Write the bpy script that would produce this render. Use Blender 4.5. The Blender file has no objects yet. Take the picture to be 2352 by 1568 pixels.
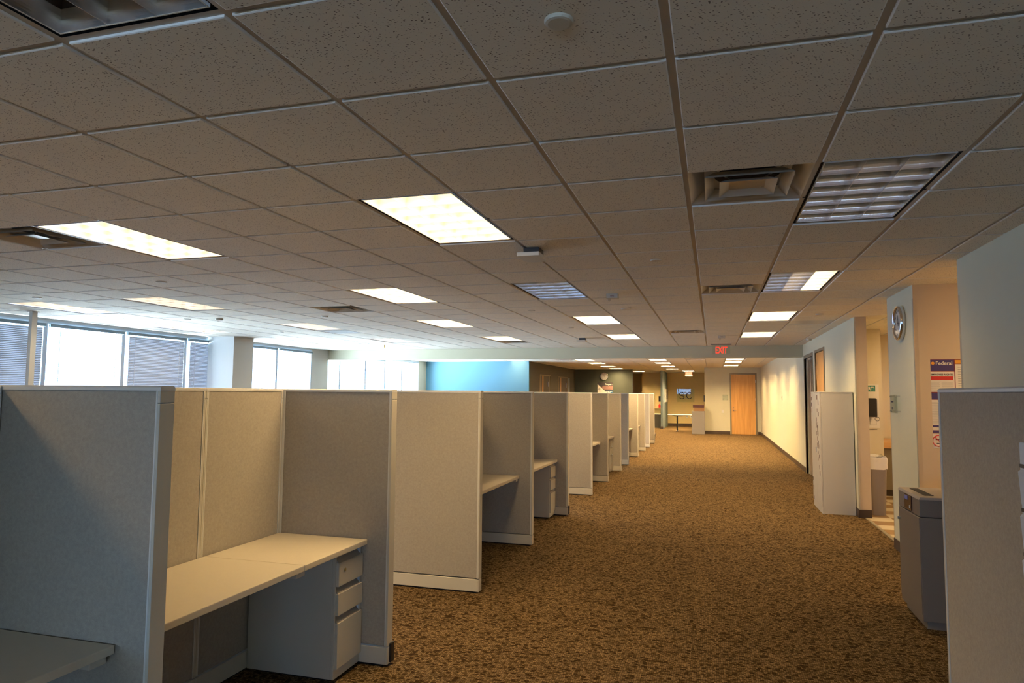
import bpy, math, random
from mathutils import Matrix, Vector
random.seed(7)
PI = math.pi
C = bpy.context.scene.collection
S = bpy.context.scene
G = 0.6096            # ceiling module, 2 ft
X0, Y0 = -0.11866, 2.19211
H = 2.7432            # ceiling (grid) height
EYE = 1.6495
XR = 1.88             # face of the right-hand wall
XL = -9.8             # face of the window wall
PH = 1.665            # partition height

# ------------------------------------------------------------------ materials
def nt(name):
    m = bpy.data.materials.new(name); m.use_nodes = True
    t = m.node_tree; b = t.nodes['Principled BSDF']
    return m, t, b

def plain(name, col, rough=0.6, metal=0.0, bump=0.0, bscale=200.0, vary=0.0, vscale=6.0, spec=0.5):
    m, t, b = nt(name)
    b.inputs['Base Color'].default_value = (*col, 1)
    b.inputs['Roughness'].default_value = rough
    b.inputs['Metallic'].default_value = metal
    b.inputs['Specular IOR Level'].default_value = spec
    tc = t.nodes.new('ShaderNodeTexCoord')
    if vary:
        n = t.nodes.new('ShaderNodeTexNoise'); n.inputs['Scale'].default_value = vscale
        n.inputs['Detail'].default_value = 4
        t.links.new(tc.outputs['Object'], n.inputs['Vector'])
        mx = t.nodes.new('ShaderNodeMix'); mx.data_type = 'RGBA'
        mx.inputs[6].default_value = (*[c*(1-vary) for c in col], 1)
        mx.inputs[7].default_value = (*[min(1, c*(1+vary)) for c in col], 1)
        t.links.new(n.outputs['Fac'], mx.inputs[0]); t.links.new(mx.outputs[2], b.inputs['Base Color'])
    if bump:
        n2 = t.nodes.new('ShaderNodeTexNoise'); n2.inputs['Scale'].default_value = bscale
        n2.inputs['Detail'].default_value = 3
        t.links.new(tc.outputs['Object'], n2.inputs['Vector'])
        bp = t.nodes.new('ShaderNodeBump'); bp.inputs['Strength'].default_value = bump
        bp.inputs['Distance'].default_value = 0.002
        t.links.new(n2.outputs['Fac'], bp.inputs['Height']); t.links.new(bp.outputs['Normal'], b.inputs['Normal'])
    return m

def emit(name, col, strength, base=(0.8, 0.8, 0.8)):
    m, t, b = nt(name)
    b.inputs['Base Color'].default_value = (*base, 1)
    b.inputs['Emission Color'].default_value = (*col, 1)
    b.inputs['Emission Strength'].default_value = strength
    return m

def fabric(name, c1, c2):
    m, t, b = nt(name)
    tc = t.nodes.new('ShaderNodeTexCoord')
    a = t.nodes.new('ShaderNodeTexNoise'); a.inputs['Scale'].default_value = 420; a.inputs['Detail'].default_value = 6; a.inputs['Roughness'].default_value = .75
    d = t.nodes.new('ShaderNodeTexNoise'); d.inputs['Scale'].default_value = 70; d.inputs['Detail'].default_value = 3
    ad = t.nodes.new('ShaderNodeMath'); ad.operation = 'MULTIPLY_ADD'; ad.inputs[1].default_value = .45
    r = t.nodes.new('ShaderNodeValToRGB')
    r.color_ramp.elements[0].position = .52; r.color_ramp.elements[0].color = (*c1, 1)
    r.color_ramp.elements[1].position = .92; r.color_ramp.elements[1].color = (*c2, 1)
    t.links.new(tc.outputs['Object'], a.inputs['Vector']); t.links.new(tc.outputs['Object'], d.inputs['Vector'])
    t.links.new(d.outputs['Fac'], ad.inputs[0]); t.links.new(a.outputs['Fac'], ad.inputs[2])
    t.links.new(ad.outputs[0], r.inputs['Fac']); t.links.new(r.outputs['Color'], b.inputs['Base Color'])
    bp = t.nodes.new('ShaderNodeBump'); bp.inputs['Strength'].default_value = .35; bp.inputs['Distance'].default_value = .001
    t.links.new(a.outputs['Fac'], bp.inputs['Height']); t.links.new(bp.outputs['Normal'], b.inputs['Normal'])
    b.inputs['Roughness'].default_value = .95; b.inputs['Specular IOR Level'].default_value = .1
    return m

def carpet():
    m, t, b = nt('carpet')
    N = t.nodes.new; L = t.links.new
    tc0 = N('ShaderNodeTexCoord')
    jn = N('ShaderNodeTexNoise'); jn.inputs['Scale'].default_value = 26; L(tc0.outputs['Object'], jn.inputs['Vector'])
    tcv = N('ShaderNodeVectorMath'); tcv.operation = 'MULTIPLY_ADD'; tcv.inputs[1].default_value = (.022, .022, 0)
    L(jn.outputs['Color'], tcv.inputs[0]); L(tc0.outputs['Object'], tcv.inputs[2])
    class tc: outputs = {'Object': tcv.outputs[0]}
    def snap(sc, seed):
        mp = N('ShaderNodeMapping'); mp.inputs['Scale'].default_value = (sc, sc*1.25, 0)
        mp.inputs['Location'].default_value = (seed, seed*.37, 0)
        L(tc.outputs['Object'], mp.inputs['Vector'])
        fl = N('ShaderNodeVectorMath'); fl.operation = 'FLOOR'; L(mp.outputs['Vector'], fl.inputs[0])
        w = N('ShaderNodeTexWhiteNoise'); w.noise_dimensions = '2D'; L(fl.outputs['Vector'], w.inputs['Vector'])
        fr = N('ShaderNodeVectorMath'); fr.operation = 'FRACTION'; L(mp.outputs['Vector'], fr.inputs[0])
        return w, fr
    w1, f1 = snap(78, 3.3)       # loops ~ 13 mm
    w2, f2 = snap(40, 8.1)       # dark squares ~ 30 mm
    w3, f3 = snap(52, 21.7)
    big = N('ShaderNodeTexNoise'); big.inputs['Scale'].default_value = 5; L(tc.outputs['Object'], big.inputs['Vector'])
    r1 = N('ShaderNodeValToRGB'); e = r1.color_ramp.elements
    e[0].position = 0; e[0].color = (.075, .042, .013, 1); e[1].position = 1; e[1].color = (.27, .182, .088, 1)
    e2 = r1.color_ramp.elements.new(.4); e2.color = (.125, .080, .034, 1)
    L(w1.outputs['Value'], r1.inputs['Fac'])
    # dark yarn squares
    gt = N('ShaderNodeMath'); gt.operation = 'GREATER_THAN'; gt.inputs[1].default_value = .90; L(w2.outputs['Value'], gt.inputs[0])
    gt3 = N('ShaderNodeMath'); gt3.operation = 'GREATER_THAN'; gt3.inputs[1].default_value = .94; L(w3.outputs['Value'], gt3.inputs[0])
    mxm = N('ShaderNodeMath'); mxm.operation = 'MAXIMUM'; L(gt.outputs[0], mxm.inputs[0]); L(gt3.outputs[0], mxm.inputs[1])
    mx = N('ShaderNodeMix'); mx.data_type = 'RGBA'; mx.inputs[7].default_value = (.04, .02, .006, 1)
    ml = N('ShaderNodeMath'); ml.operation = 'MULTIPLY'; ml.inputs[1].default_value = .9; L(mxm.outputs[0], ml.inputs[0])
    L(ml.outputs[0], mx.inputs[0]); L(r1.outputs['Color'], mx.inputs[6])
    # loop relief: shade between rows multiplied into the colour, also bumped
    sx = N('ShaderNodeSeparateXYZ'); L(f1.outputs['Vector'], sx.inputs[0])
    def edge(o):
        a = N('ShaderNodeMath'); a.operation = 'PINGPONG'; a.inputs[1].default_value = .5; L(o, a.inputs[0])
        s = N('ShaderNodeMapRange'); s.inputs[1].default_value = 0; s.inputs[2].default_value = .22; L(a.outputs[0], s.inputs[0]); return s
    ex, ey = edge(sx.outputs['X']), edge(sx.outputs['Y'])
    mn = N('ShaderNodeMath'); mn.operation = 'MINIMUM'; L(ex.outputs[0], mn.inputs[0]); L(ey.outputs[0], mn.inputs[1])
    mr = N('ShaderNodeMapRange'); mr.inputs[3].default_value = .35; mr.inputs[4].default_value = 1; L(mn.outputs[0], mr.inputs[0])
    m2 = N('ShaderNodeMix'); m2.data_type = 'RGBA'; m2.blend_type = 'MULTIPLY'; m2.inputs[0].default_value = 1
    L(mx.outputs[2], m2.inputs[6]); L(mr.outputs[0], m2.inputs[7])
    mb = N('ShaderNodeMapRange'); mb.inputs[1].default_value = .3; mb.inputs[2].default_value = .7; mb.inputs[3].default_value = .88; mb.inputs[4].default_value = 1.1
    L(big.outputs['Fac'], mb.inputs[0])
    m3 = N('ShaderNodeMix'); m3.data_type = 'RGBA'; m3.blend_type = 'MULTIPLY'; m3.inputs[0].default_value = 1
    L(m2.outputs[2], m3.inputs[6]); L(mb.outputs[0], m3.inputs[7])
    L(m3.outputs[2], b.inputs['Base Color'])
    bp = N('ShaderNodeBump'); bp.inputs['Strength'].default_value = .6; bp.inputs['Distance'].default_value = .004
    L(mn.outputs[0], bp.inputs['Height']); L(bp.outputs['Normal'], b.inputs['Normal'])
    b.inputs['Roughness'].default_value = 1; b.inputs['Specular IOR Level'].default_value = .05
    return m

def ceiling_tile():
    m, t, b = nt('ceiling_tile')
    N = t.nodes.new; L = t.links.new
    tc = N('ShaderNodeTexCoord')
    d = N('ShaderNodeTexNoise'); d.inputs['Scale'].default_value = 18; L(tc.outputs['Object'], d.inputs['Vector'])
    vm = N('ShaderNodeVectorMath'); vm.operation = 'MULTIPLY_ADD'; vm.inputs[1].default_value = (.03, .03, 0)
    L(d.outputs['Color'], vm.inputs[0]); L(tc.outputs['Object'], vm.inputs[2])
    mp = N('ShaderNodeMapping'); mp.inputs['Scale'].default_value = (85, 150, 1); mp.inputs['Rotation'].default_value = (0, 0, .25)
    L(vm.outputs[0], mp.inputs['Vector'])
    v = N('ShaderNodeTexVoronoi'); v.feature = 'F1'; v.voronoi_dimensions = '2D'; v.inputs['Scale'].default_value = 1
    v.inputs['Randomness'].default_value = 1; L(mp.outputs['Vector'], v.inputs['Vector'])
    sc = N('ShaderNodeSeparateColor'); L(v.outputs['Color'], sc.inputs[0])
    rad = N('ShaderNodeMapRange'); rad.inputs[1].default_value = .55; rad.inputs[2].default_value = 1; rad.inputs[3].default_value = 0; rad.inputs[4].default_value = .30
    L(sc.outputs[0], rad.inputs[0])
    lt = N('ShaderNodeMath'); lt.operation = 'LESS_THAN'; L(v.outputs['Distance'], lt.inputs[0]); L(rad.outputs[0], lt.inputs[1])
    mx = N('ShaderNodeMix'); mx.data_type = 'RGBA'
    mx.inputs[6].default_value = (.85, .80, .69, 1); mx.inputs[7].default_value = (.22, .18, .14, 1)
    L(lt.outputs[0], mx.inputs[0]); L(mx.outputs[2], b.inputs['Base Color'])
    bp = N('ShaderNodeBump'); bp.invert = True; bp.inputs['Strength'].default_value = .8; bp.inputs['Distance'].default_value = .003
    L(lt.outputs[0], bp.inputs['Height']); L(bp.outputs['Normal'], b.inputs['Normal'])
    b.inputs['Roughness'].default_value = .95; b.inputs['Specular IOR Level'].default_value = .1
    return m

def wood(name, c1, c2, axis='Z', sc=3.0):
    m, t, b = nt(name)
    N = t.nodes.new; L = t.links.new
    tc = N('ShaderNodeTexCoord'); mp = N('ShaderNodeMapping')
    s = [sc*9, sc*9, sc*9]; s['XYZ'.index(axis)] = sc*.35; mp.inputs['Scale'].default_value = s
    L(tc.outputs['Object'], mp.inputs['Vector'])
    n = N('ShaderNodeTexNoise'); n.inputs['Scale'].default_value = 1; n.inputs['Detail'].default_value = 6; n.inputs['Distortion'].default_value = .6
    L(mp.outputs['Vector'], n.inputs['Vector'])
    r = N('ShaderNodeValToRGB'); r.color_ramp.elements[0].position = .3; r.color_ramp.elements[0].color = (*c1, 1)
    r.color_ramp.elements[1].position = .7; r.color_ramp.elements[1].color = (*c2, 1)
    L(n.outputs['Fac'], r.inputs['Fac']); L(r.outputs['Color'], b.inputs['Base Color'])
    b.inputs['Roughness'].default_value = .4
    return m

def checker(name):
    m, t, b = nt(name)
    N = t.nodes.new; L = t.links.new
    tc = N('ShaderNodeTexCoord'); ck = N('ShaderNodeTexChecker'); ck.inputs['Scale'].default_value = 3.28
    ck.inputs['Color1'].default_value = (.62, .52, .36, 1); ck.inputs['Color2'].default_value = (.30, .19, .09, 1)
    L(tc.outputs['Object'], ck.inputs['Vector']); L(ck.outputs['Color'], b.inputs['Base Color'])
    b.inputs['Roughness'].default_value = .25
    return m

def glass(name, col=(1, 1, 1), rough=0.0, alpha_mix=.88):
    m = bpy.data.materials.new(name); m.use_nodes = True; t = m.node_tree
    t.nodes.remove(t.nodes['Principled BSDF'])
    o = t.nodes['Material Output']
    tr = t.nodes.new('ShaderNodeBsdfTransparent'); tr.inputs['Color'].default_value = (*col, 1)
    gl = t.nodes.new('ShaderNodeBsdfGlossy'); gl.inputs['Roughness'].default_value = rough
    lw = t.nodes.new('ShaderNodeLayerWeight'); lw.inputs['Blend'].default_value = .5
    pw = t.nodes.new('ShaderNodeMath'); pw.operation = 'POWER'; pw.inputs[1].default_value = 5; t.links.new(lw.outputs['Facing'], pw.inputs[0])
    fr = t.nodes.new('ShaderNodeMath'); fr.operation = 'MULTIPLY_ADD'; fr.inputs[1].default_value = .6; fr.inputs[2].default_value = .04; t.links.new(pw.outputs[0], fr.inputs[0])
    mx = t.nodes.new('ShaderNodeMixShader')
    t.links.new(fr.outputs[0], mx.inputs[0]); t.links.new(tr.outputs[0], mx.inputs[1]); t.links.new(gl.outputs[0], mx.inputs[2])
    t.links.new(mx.outputs[0], o.inputs['Surface'])
    return m

def slat_mat():
    m, t, b = nt('blind_slat')
    b.inputs['Base Color'].default_value = (.34, .35, .38, 1); b.inputs['Roughness'].default_value = .7
    o = t.nodes['Material Output']; tl = t.nodes.new('ShaderNodeBsdfTranslucent'); tl.inputs['Color'].default_value = (.5, .52, .58, 1)
    mx = t.nodes.new('ShaderNodeMixShader'); mx.inputs[0].default_value = .010
    t.links.new(b.outputs[0], mx.inputs[1]); t.links.new(tl.outputs[0], mx.inputs[2]); t.links.new(mx.outputs[0], o.inputs['Surface'])
    return m

LAMP = (1.0, .69, .34)
M = dict(
    carpet=carpet(), tile=ceiling_tile(),
    tbar=plain('ceiling_grid', (.55, .50, .43), .6),
    wall=plain('wall_paint', (.62, .595, .435), .75, bump=.12, bscale=260, vary=.02),
    wall_warm=plain('cream_wall_paint', (.68, .60, .44), .75, bump=.12, bscale=260, vary=.02),
    wall_yellow=plain('yellow_wall_paint', (.74, .58, .28), .75, bump=.1),
    wall_white=plain('white_wall_paint', (.74, .76, .74), .7),
    blue=plain('blue_wall_paint', (.085, .21, .28), .7, bump=.1),
    brown=plain('dark_olive_paint', (.05, .042, .027), .7, bump=.1),
    green=plain('dark_green_paint', (.042, .050, .035), .7, bump=.1),
    fin=plain('slate_blue_paint', (.16, .21, .22), .5),
    taupe=plain('taupe_frame_paint', (.20, .165, .105), .5),
    darkbase=plain('dark_vinyl_base', (.045, .027, .016), .5),
    guard=glass('clear_corner_guard', (1, 1, 1), .25),
    beige_fin=plain('beige_wall_end_paint', (.60, .48, .34), .7, vary=.03),
    fabric=fabric('panel_fabric', (.315, .284, .236), (.435, .392, .325)),
    trim=plain('putty_trim', (.58, .54, .44), .45, spec=.4),
    trim_light=plain('light_edge_trim', (.70, .69, .63), .4),
    laminate=plain('putty_laminate', (.63, .56, .43), .38, vary=.02, vscale=30),
    metalp=plain('putty_steel', (.52, .48, .39), .42, vary=.015),
    cabinet=plain('grey_steel', (.55, .53, .49), .4, vary=.02),
    recess=plain('pull_recess', (.30, .27, .22), .5),
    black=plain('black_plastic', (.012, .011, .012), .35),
    blackgap=plain('black_gap', (.004, .0035, .003), .8),
    chrome=plain('chrome', (.75, .75, .75), .15, 1),
    alu=plain('brushed_aluminium', (.62, .62, .60), .32, 1),
    louver=plain('parabolic_louver', (.84, .84, .85), .22, .82),
    housing=plain('fixture_housing', (.26, .25, .23), .5),
    frame_white=plain('fixture_rim', (.62, .58, .50), .35),
    vent=plain('painted_diffuser', (.50, .46, .39), .3, spec=.8),
    duct=plain('duct_interior', (.01, .01, .01), .9),
    white=plain('white_plastic', (.72, .71, .66), .45),
    offwhite=plain('cream_plastic', (.62, .58, .48), .45),
    brass=plain('brass_sprinkler', (.55, .38, .14), .35, .6),
    mullion=plain('window_mullion', (.50, .56, .62), .4),
    glasspane=glass('window_glass', (.96, .99, 1)),
    acrylic=glass('clear_acrylic', (.93, .97, .95), .02),
    slat=slat_mat(), rail=plain('blind_rail', (.20, .28, .33), .5), cord=plain('blind_cord', (.7, .7, .7), .7),
    maple=wood('maple_veneer', (.62, .30, .075), (.78, .42, .13)),
    tanwood=wood('tan_counter', (.55, .30, .10), (.68, .40, .16), 'X'),
    vinyl=checker('checkered_vinyl'),
    paper=plain('paper', (.78, .73, .64), .8), purple=plain('purple_ink', (.055, .035, .16), .6),
    red=plain('red_ink', (.62, .03, .02), .6), orange=plain('orange_ink', (.80, .36, .03), .6),
    grey_ink=plain('grey_print', (.42, .38, .34), .8), dark_ink=plain('dark_print', (.03, .025, .03), .7),
    teal=plain('teal_ink', (.02, .20, .15), .6), maroon=plain('maroon_ink', (.22, .03, .04), .6),
    navy=plain('navy_ink', (.012, .09, .22), .6), photo=plain('photo_tones', (.24, .13, .11), .7, vary=.5, vscale=25),
    face=plain('clock_face', (.60, .58, .52), .5), bag=plain('bin_liner', (.80, .76, .70), .4),
    bin=plain('grey_bin', (.25, .21, .19), .5), greyfab=fabric('grey_screen_fabric', (.17, .155, .145), (.27, .25, .235)),
    card=plain('cardboard', (.22, .12, .05), .8), darkred=plain('dark_red_box', (.05, .012, .012), .6),
    laminate_white=plain('white_laminate', (.78, .74, .66), .35), redbottle=plain('red_plastic', (.65, .02, .02), .3),
    olive=plain('olive_cabinet', (.20, .19, .13), .5), screen=plain('dark_display', (.03, .015, .018), .2),
    bluelight=emit('display_backlight', (.15, .18, .5), .25, (.03, .03, .1)),
    exitred=emit('exit_letters_lit', (1.0, .07, .03), 1.5, (.6, .02, .01)),
    exitred2=emit('exit_panel_lit', (1.0, .05, .04), .8, (.22, .005, .004)),
    lamp_on=emit('lamp_lit', LAMP, 74.0), lamp_bright=emit('lamp_lit_strong', LAMP, 100.0),
    lamp_pale=emit('lamp_lit_pale', (1, .80, .52), 16.0), lamp_low=emit('lamp_lit_far', LAMP, 190.0), lamp_warm=emit('lamp_lit_warm', (1.0, .66, .30), 28.0),
    lamp_off=plain('lamp_unlit', (.35, .35, .35), .4),
    holder=plain('pale_plastic_pocket', (.62, .70, .78), .35),
    magnet=plain('magnet_print', (.15, .105, .095), .6),
    shred=plain('shredder_paint', (.17, .145, .12), .45), shredtop=plain('shredder_top', (.36, .31, .26), .4), clens=glass('clock_lens', (1, 1, 1), .02),
    lamp_mild=emit('lamp_lit_mild', LAMP, 30.0), lamp_back=emit('lamp_lit_back', LAMP, 420.0),
    strobe=glass('strobe_lens', (.9, .9, .9), .1),
)

# ------------------------------------------------------------------ mesh builder
class MB:
    def __init__(s): s.v, s.f, s.m, s.mats = [], [], [], []
    def mi(s, mat):
        if mat is None: mat = 'white'
        if mat not in s.mats: s.mats.append(mat)
        return s.mats.index(mat)
    def add(s, vs, fs, mat):
        o = len(s.v); k = s.mi(mat); s.v += [tuple(p) for p in vs]
        for f in fs: s.f.append([i+o for i in f]); s.m.append(k)
        return s
    def box(s, x0, x1, y0, y1, z0, z1, mat=None):
        vs = [(x, y, z) for z in (z0, z1) for y in (y0, y1) for x in (x0, x1)]
        return s.add(vs, [(0, 2, 3, 1), (4, 5, 7, 6), (0, 1, 5, 4), (2, 6, 7, 3), (0, 4, 6, 2), (1, 3, 7, 5)], mat)
    def quad(s, a, b, c, d, mat=None): return s.add([a, b, c, d], [(0, 1, 2, 3)], mat)
    def prism(s, poly, h0, h1, axis='z', mat=None):
        def P(a, b, h): return {'z': (a, b, h), 'x': (h, a, b), 'y': (a, h, b)}[axis]
        n = len(poly); vs = [P(a, b, h0) for a, b in poly]+[P(a, b, h1) for a, b in poly]
        fs = [tuple(range(n))[::-1], tuple(range(n, 2*n))]+[(i, (i+1) % n, n+(i+1) % n, n+i) for i in range(n)]
        return s.add(vs, fs, mat)
    def lathe(s, prof, c=(0, 0, 0), n=24, axis='z', mat=None, caps=True):
        def P(r, h, a):
            x, y = r*math.cos(a), r*math.sin(a)
            p = {'z': (x, y, h), 'x': (h, x, y), 'y': (x, h, y)}[axis]
            return (p[0]+c[0], p[1]+c[1], p[2]+c[2])
        vs = [P(r, h, 2*PI*i/n) for r, h in prof for i in range(n)]
        fs = [(k*n+i, k*n+(i+1) % n, (k+1)*n+(i+1) % n, (k+1)*n+i) for k in range(len(prof)-1) for i in range(n)]
        if caps and prof[0][0] > 1e-5: fs.append(tuple(range(n))[::-1])
        if caps and prof[-1][0] > 1e-5: fs.append(tuple(range((len(prof)-1)*n, len(prof)*n)))
        return s.add(vs, fs, mat)
    def tube(s, pts, r, n=8, mat=None):
        pts = [Vector(p) for p in pts]; vs = []
        for i, p in enumerate(pts):
            d = (pts[min(i+1, len(pts)-1)]-pts[max(i-1, 0)]).normalized()
            u = d.orthogonal().normalized() if i == 0 else (u-d*u.dot(d)).normalized()
            w = d.cross(u)
            vs += [p+r*(math.cos(2*PI*k/n)*u+math.sin(2*PI*k/n)*w) for k in range(n)]
        m = len(pts)
        fs = [(k*n+i, k*n+(i+1) % n, (k+1)*n+(i+1) % n, (k+1)*n+i) for k in range(m-1) for i in range(n)]
        fs += [tuple(range(n))[::-1], tuple(range((m-1)*n, m*n))]
        return s.add(vs, fs, mat)
    def build(s, name, mat=None, parent=None, bevel=0, smooth=False, origin=(0, 0, 0)):
        me = bpy.data.meshes.new(name)
        ox, oy, oz = origin
        me.from_pydata([(x-ox, y-oy, z-oz) for x, y, z in s.v], [], s.f)
        for k in s.mats: me.materials.append(M[mat if (k == 'white' and mat) else k])
        for p, k in zip(me.polygons, s.m): p.material_index = k; p.use_smooth = smooth
        me.validate(); me.update()
        import bmesh
        bm = bmesh.new(); bm.from_mesh(me); bmesh.ops.recalc_face_normals(bm, faces=bm.faces); bm.to_mesh(me); bm.free()
        o = bpy.data.objects.new(name, me); C.objects.link(o)
        o.location = origin
        if parent: o.parent = parent
        if bevel:
            md = o.modifiers.new('bevel', 'BEVEL'); md.width = bevel; md.segments = 2; md.limit_method = 'ANGLE'; md.angle_limit = .6
        return o

def tag(o, label=None, cat=None, group=None, kind=None):
    if label: o['label'] = label
    if cat: o['category'] = cat
    if group: o['group'] = group
    if kind: o['kind'] = kind
    return o
def empty(name, loc, label, cat, group=None, rz=0):
    o = bpy.data.objects.new(name, None); C.objects.link(o); o.location = loc; o.rotation_euler = (0, 0, rz)
    o.empty_display_size = .1
    return tag(o, label, cat, group)
def struct(o, label=None, cat=None): return tag(o, label, cat, None, 'structure')
def copy_tree(o, parent=None):
    c = o.copy(); C.objects.link(c)
    if parent: c.parent = parent
    for ch in [x for x in bpy.data.objects if x.parent == o]: copy_tree(ch, c)
    return c
def text(name, body, size, mat, parent, loc, rot=(PI/2, 0, 0), ext=.001, sx=1.0, bold=0.0, align='LEFT'):
    cu = bpy.data.curves.new(name, 'FONT'); cu.body = body; cu.size = size; cu.extrude = ext; cu.offset = bold; cu.align_x = align
    tmp = bpy.data.objects.new('tmp', cu); C.objects.link(tmp)
    dg = bpy.context.evaluated_depsgraph_get()
    me = bpy.data.meshes.new_from_object(tmp.evaluated_get(dg)); bpy.data.objects.remove(tmp)
    me.materials.clear(); me.materials.append(M[mat])
    o = bpy.data.objects.new(name, me); C.objects.link(o)
    o.parent = parent; o.location = loc; o.rotation_euler = rot; o.scale = (sx, 1, 1)
    return o

# ------------------------------------------------------------------ fixtures and vents (ceiling cells)
# (i, j, lit pattern of the three lamps, label)
FIX = [
 (-3, 2, '111', 'large glowing recessed ceiling light, nearest lit one above the aisle cubicles'),
 (1, 2, '000', 'unlit recessed ceiling light with dark louvre cells beside the square air diffuser, right of aisle'),
 (-3, -3, '000', 'unlit recessed ceiling light with dark cells cut off by the top left corner'),
 (-7, 2, '111', 'bright recessed ceiling light at left edge touching a square air diffuser'),
 (-6, 7, '112', 'lit ceiling light with one brighter strip, left of the unlit silvery louvre light'),
 (-3, 7, '000', 'unlit recessed ceiling light with silvery louvres in front of the white fire strobe'),
 (1, 7, '001', 'lit recessed ceiling light above right of aisle with one brighter third, beside second diffuser'),
 (-3, 12, '111', 'lit recessed ceiling light just beyond the unlit silvery louvre light'),
 (-3, 17, '211', 'small lit ceiling light next to the far end of the middle row before the beam'),
 (1, 12, '111', 'lit ceiling light on right row, third from the camera'),
 (1, 17, '111', 'lit ceiling light on right row, nearest the red exit sign and beam'),
 (-7, 12, '111', 'lit ceiling light left of centre, beyond the one with a brighter strip'),
 (-7, 17, '111', 'lit ceiling light left of centre closest to beam, touching a dark vent'),
 (-11, 7, '333', 'long thin-looking ceiling light above the windows, left of the metal air diffuser'),
 (-14, 7, '333', 'pale washed-out ceiling light above the white power pole'),
 (-15, 12, '333', 'pale ceiling light directly in front of the square white column'),
 (-11, 12, '333', 'pale ceiling light with a grey return grille at its far end'),
 (-14, 17, '333', 'faint ceiling light near windows right of the square column, close to the beam'),
 (-11, 17, '333', 'faint pale ceiling light above the small brass sprinkler, close to the beam'),
]
VENT = [
 (0, 2, 'largest square air diffuser with nested metal cones beside the unlit louvre light'),
 (0, 8, 'second square air diffuser in line above the aisle, left of a lit light'),
 (-1, 16, 'small distant air diffuser left of the far white fire strobe'),
 (-8, 2, 'shiny square air diffuser at the left edge touching the bright light'),
 (-8, 9, 'square air diffuser near the windows with bright cone edges'),
 (-7, 19, 'tiny dark air diffuser touching a lit light next to the beam'),
]
RET = [(-11, 14, 'flat grey return air grille at the end of a pale ceiling light'), (2, 14, 'smooth dull grey ceiling panel beside the right row of lights')]
skip = {}
for i, j, *_ in FIX:
    skip[(i, j)] = skip[(i, j+1)] = 1
for i, j, _ in VENT+RET: skip[(i, j)] = 1
skip[(-7, -3)] = skip[(-7, -2)] = 1

def ceiling_mesh(x0, y0, z, i0, i1, j0, j1, skip, name, xmin=-99, xmax=99, ymin=-99, ymax=99):
    b = MB(); g = .014; d = .0095
    for i in range(i0, i1):
        for j in range(j0, j1):
            xa, xb, ya, yb = x0+i*G, x0+(i+1)*G, y0+j*G, y0+(j+1)*G
            xa, xb, ya, yb = max(xa, xmin), min(xb, xmax), max(ya, ymin), min(yb, ymax)
            if xb-xa < .03 or yb-ya < .03: continue
            if (i, j) in skip:
                w = .012
                for (a, c, e, f) in ((xa, xb, ya, ya+w), (xa, xb, yb-w, yb), (xa, xa+w, ya+w, yb-w), (xb-w, xb, ya+w, yb-w)):
                    if (i, j+1) in skip and f == yb and e == yb-w: continue
                    if (i, j-1) in skip and e == ya and f == ya+w: continue
                    b.quad((a, e, z), (c, e, z), (c, f, z), (a, f, z), 'tbar')
                continue
            b.quad((xa, ya, z), (xb, ya, z), (xb, yb, z), (xa, yb, z), 'tbar')
            xa += g; xb -= g; ya += g; yb -= g; r = .004
            p = [(xa, ya), (xb, ya), (xb, yb), (xa, yb)]; q = [(xa+r, ya+r), (xb-r, ya+r), (xb-r, yb-r), (xa+r, yb-r)]
            vs = [(x, y, z) for x, y in p]+[(x, y, z-d+.002) for x, y in p]+[(x, y, z-d) for x, y in q]
            b.add(vs, [(k, (k+1) % 4, 4+(k+1) % 4, 4+k) for k in range(4)], 'white')
            b.add(vs, [(4+k, 4+(k+1) % 4, 8+(k+1) % 4, 8+k) for k in range(4)], 'white')
            b.add(vs, [(8, 9, 10, 11)], 'tile')
    me_o = b.build(name, 'white')
    return me_o
M['tile_edge'] = plain('tile_edge_paint', (.90, .89, .85), .6)
ceil = ceiling_mesh(X0, Y0, H, -16, 8, -10, 23, skip, 'ceiling', xmin=XL, ymax=16.0)
for k, sl in enumerate(ceil.data.materials):
    if sl == M['white']: ceil.data.materials[k] = M['tile_edge']
struct(ceil, 'suspended grid ceiling of fissured white mineral tiles', 'ceiling')
# slab above closes the plenum so daylight cannot leak through fixtures
struct(MB().box(-10.6, 5.2, -11, 16.3, 3.05, 3.2).build('ceiling', 'duct'), 'structural slab above the tile ceiling', 'ceiling')

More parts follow.
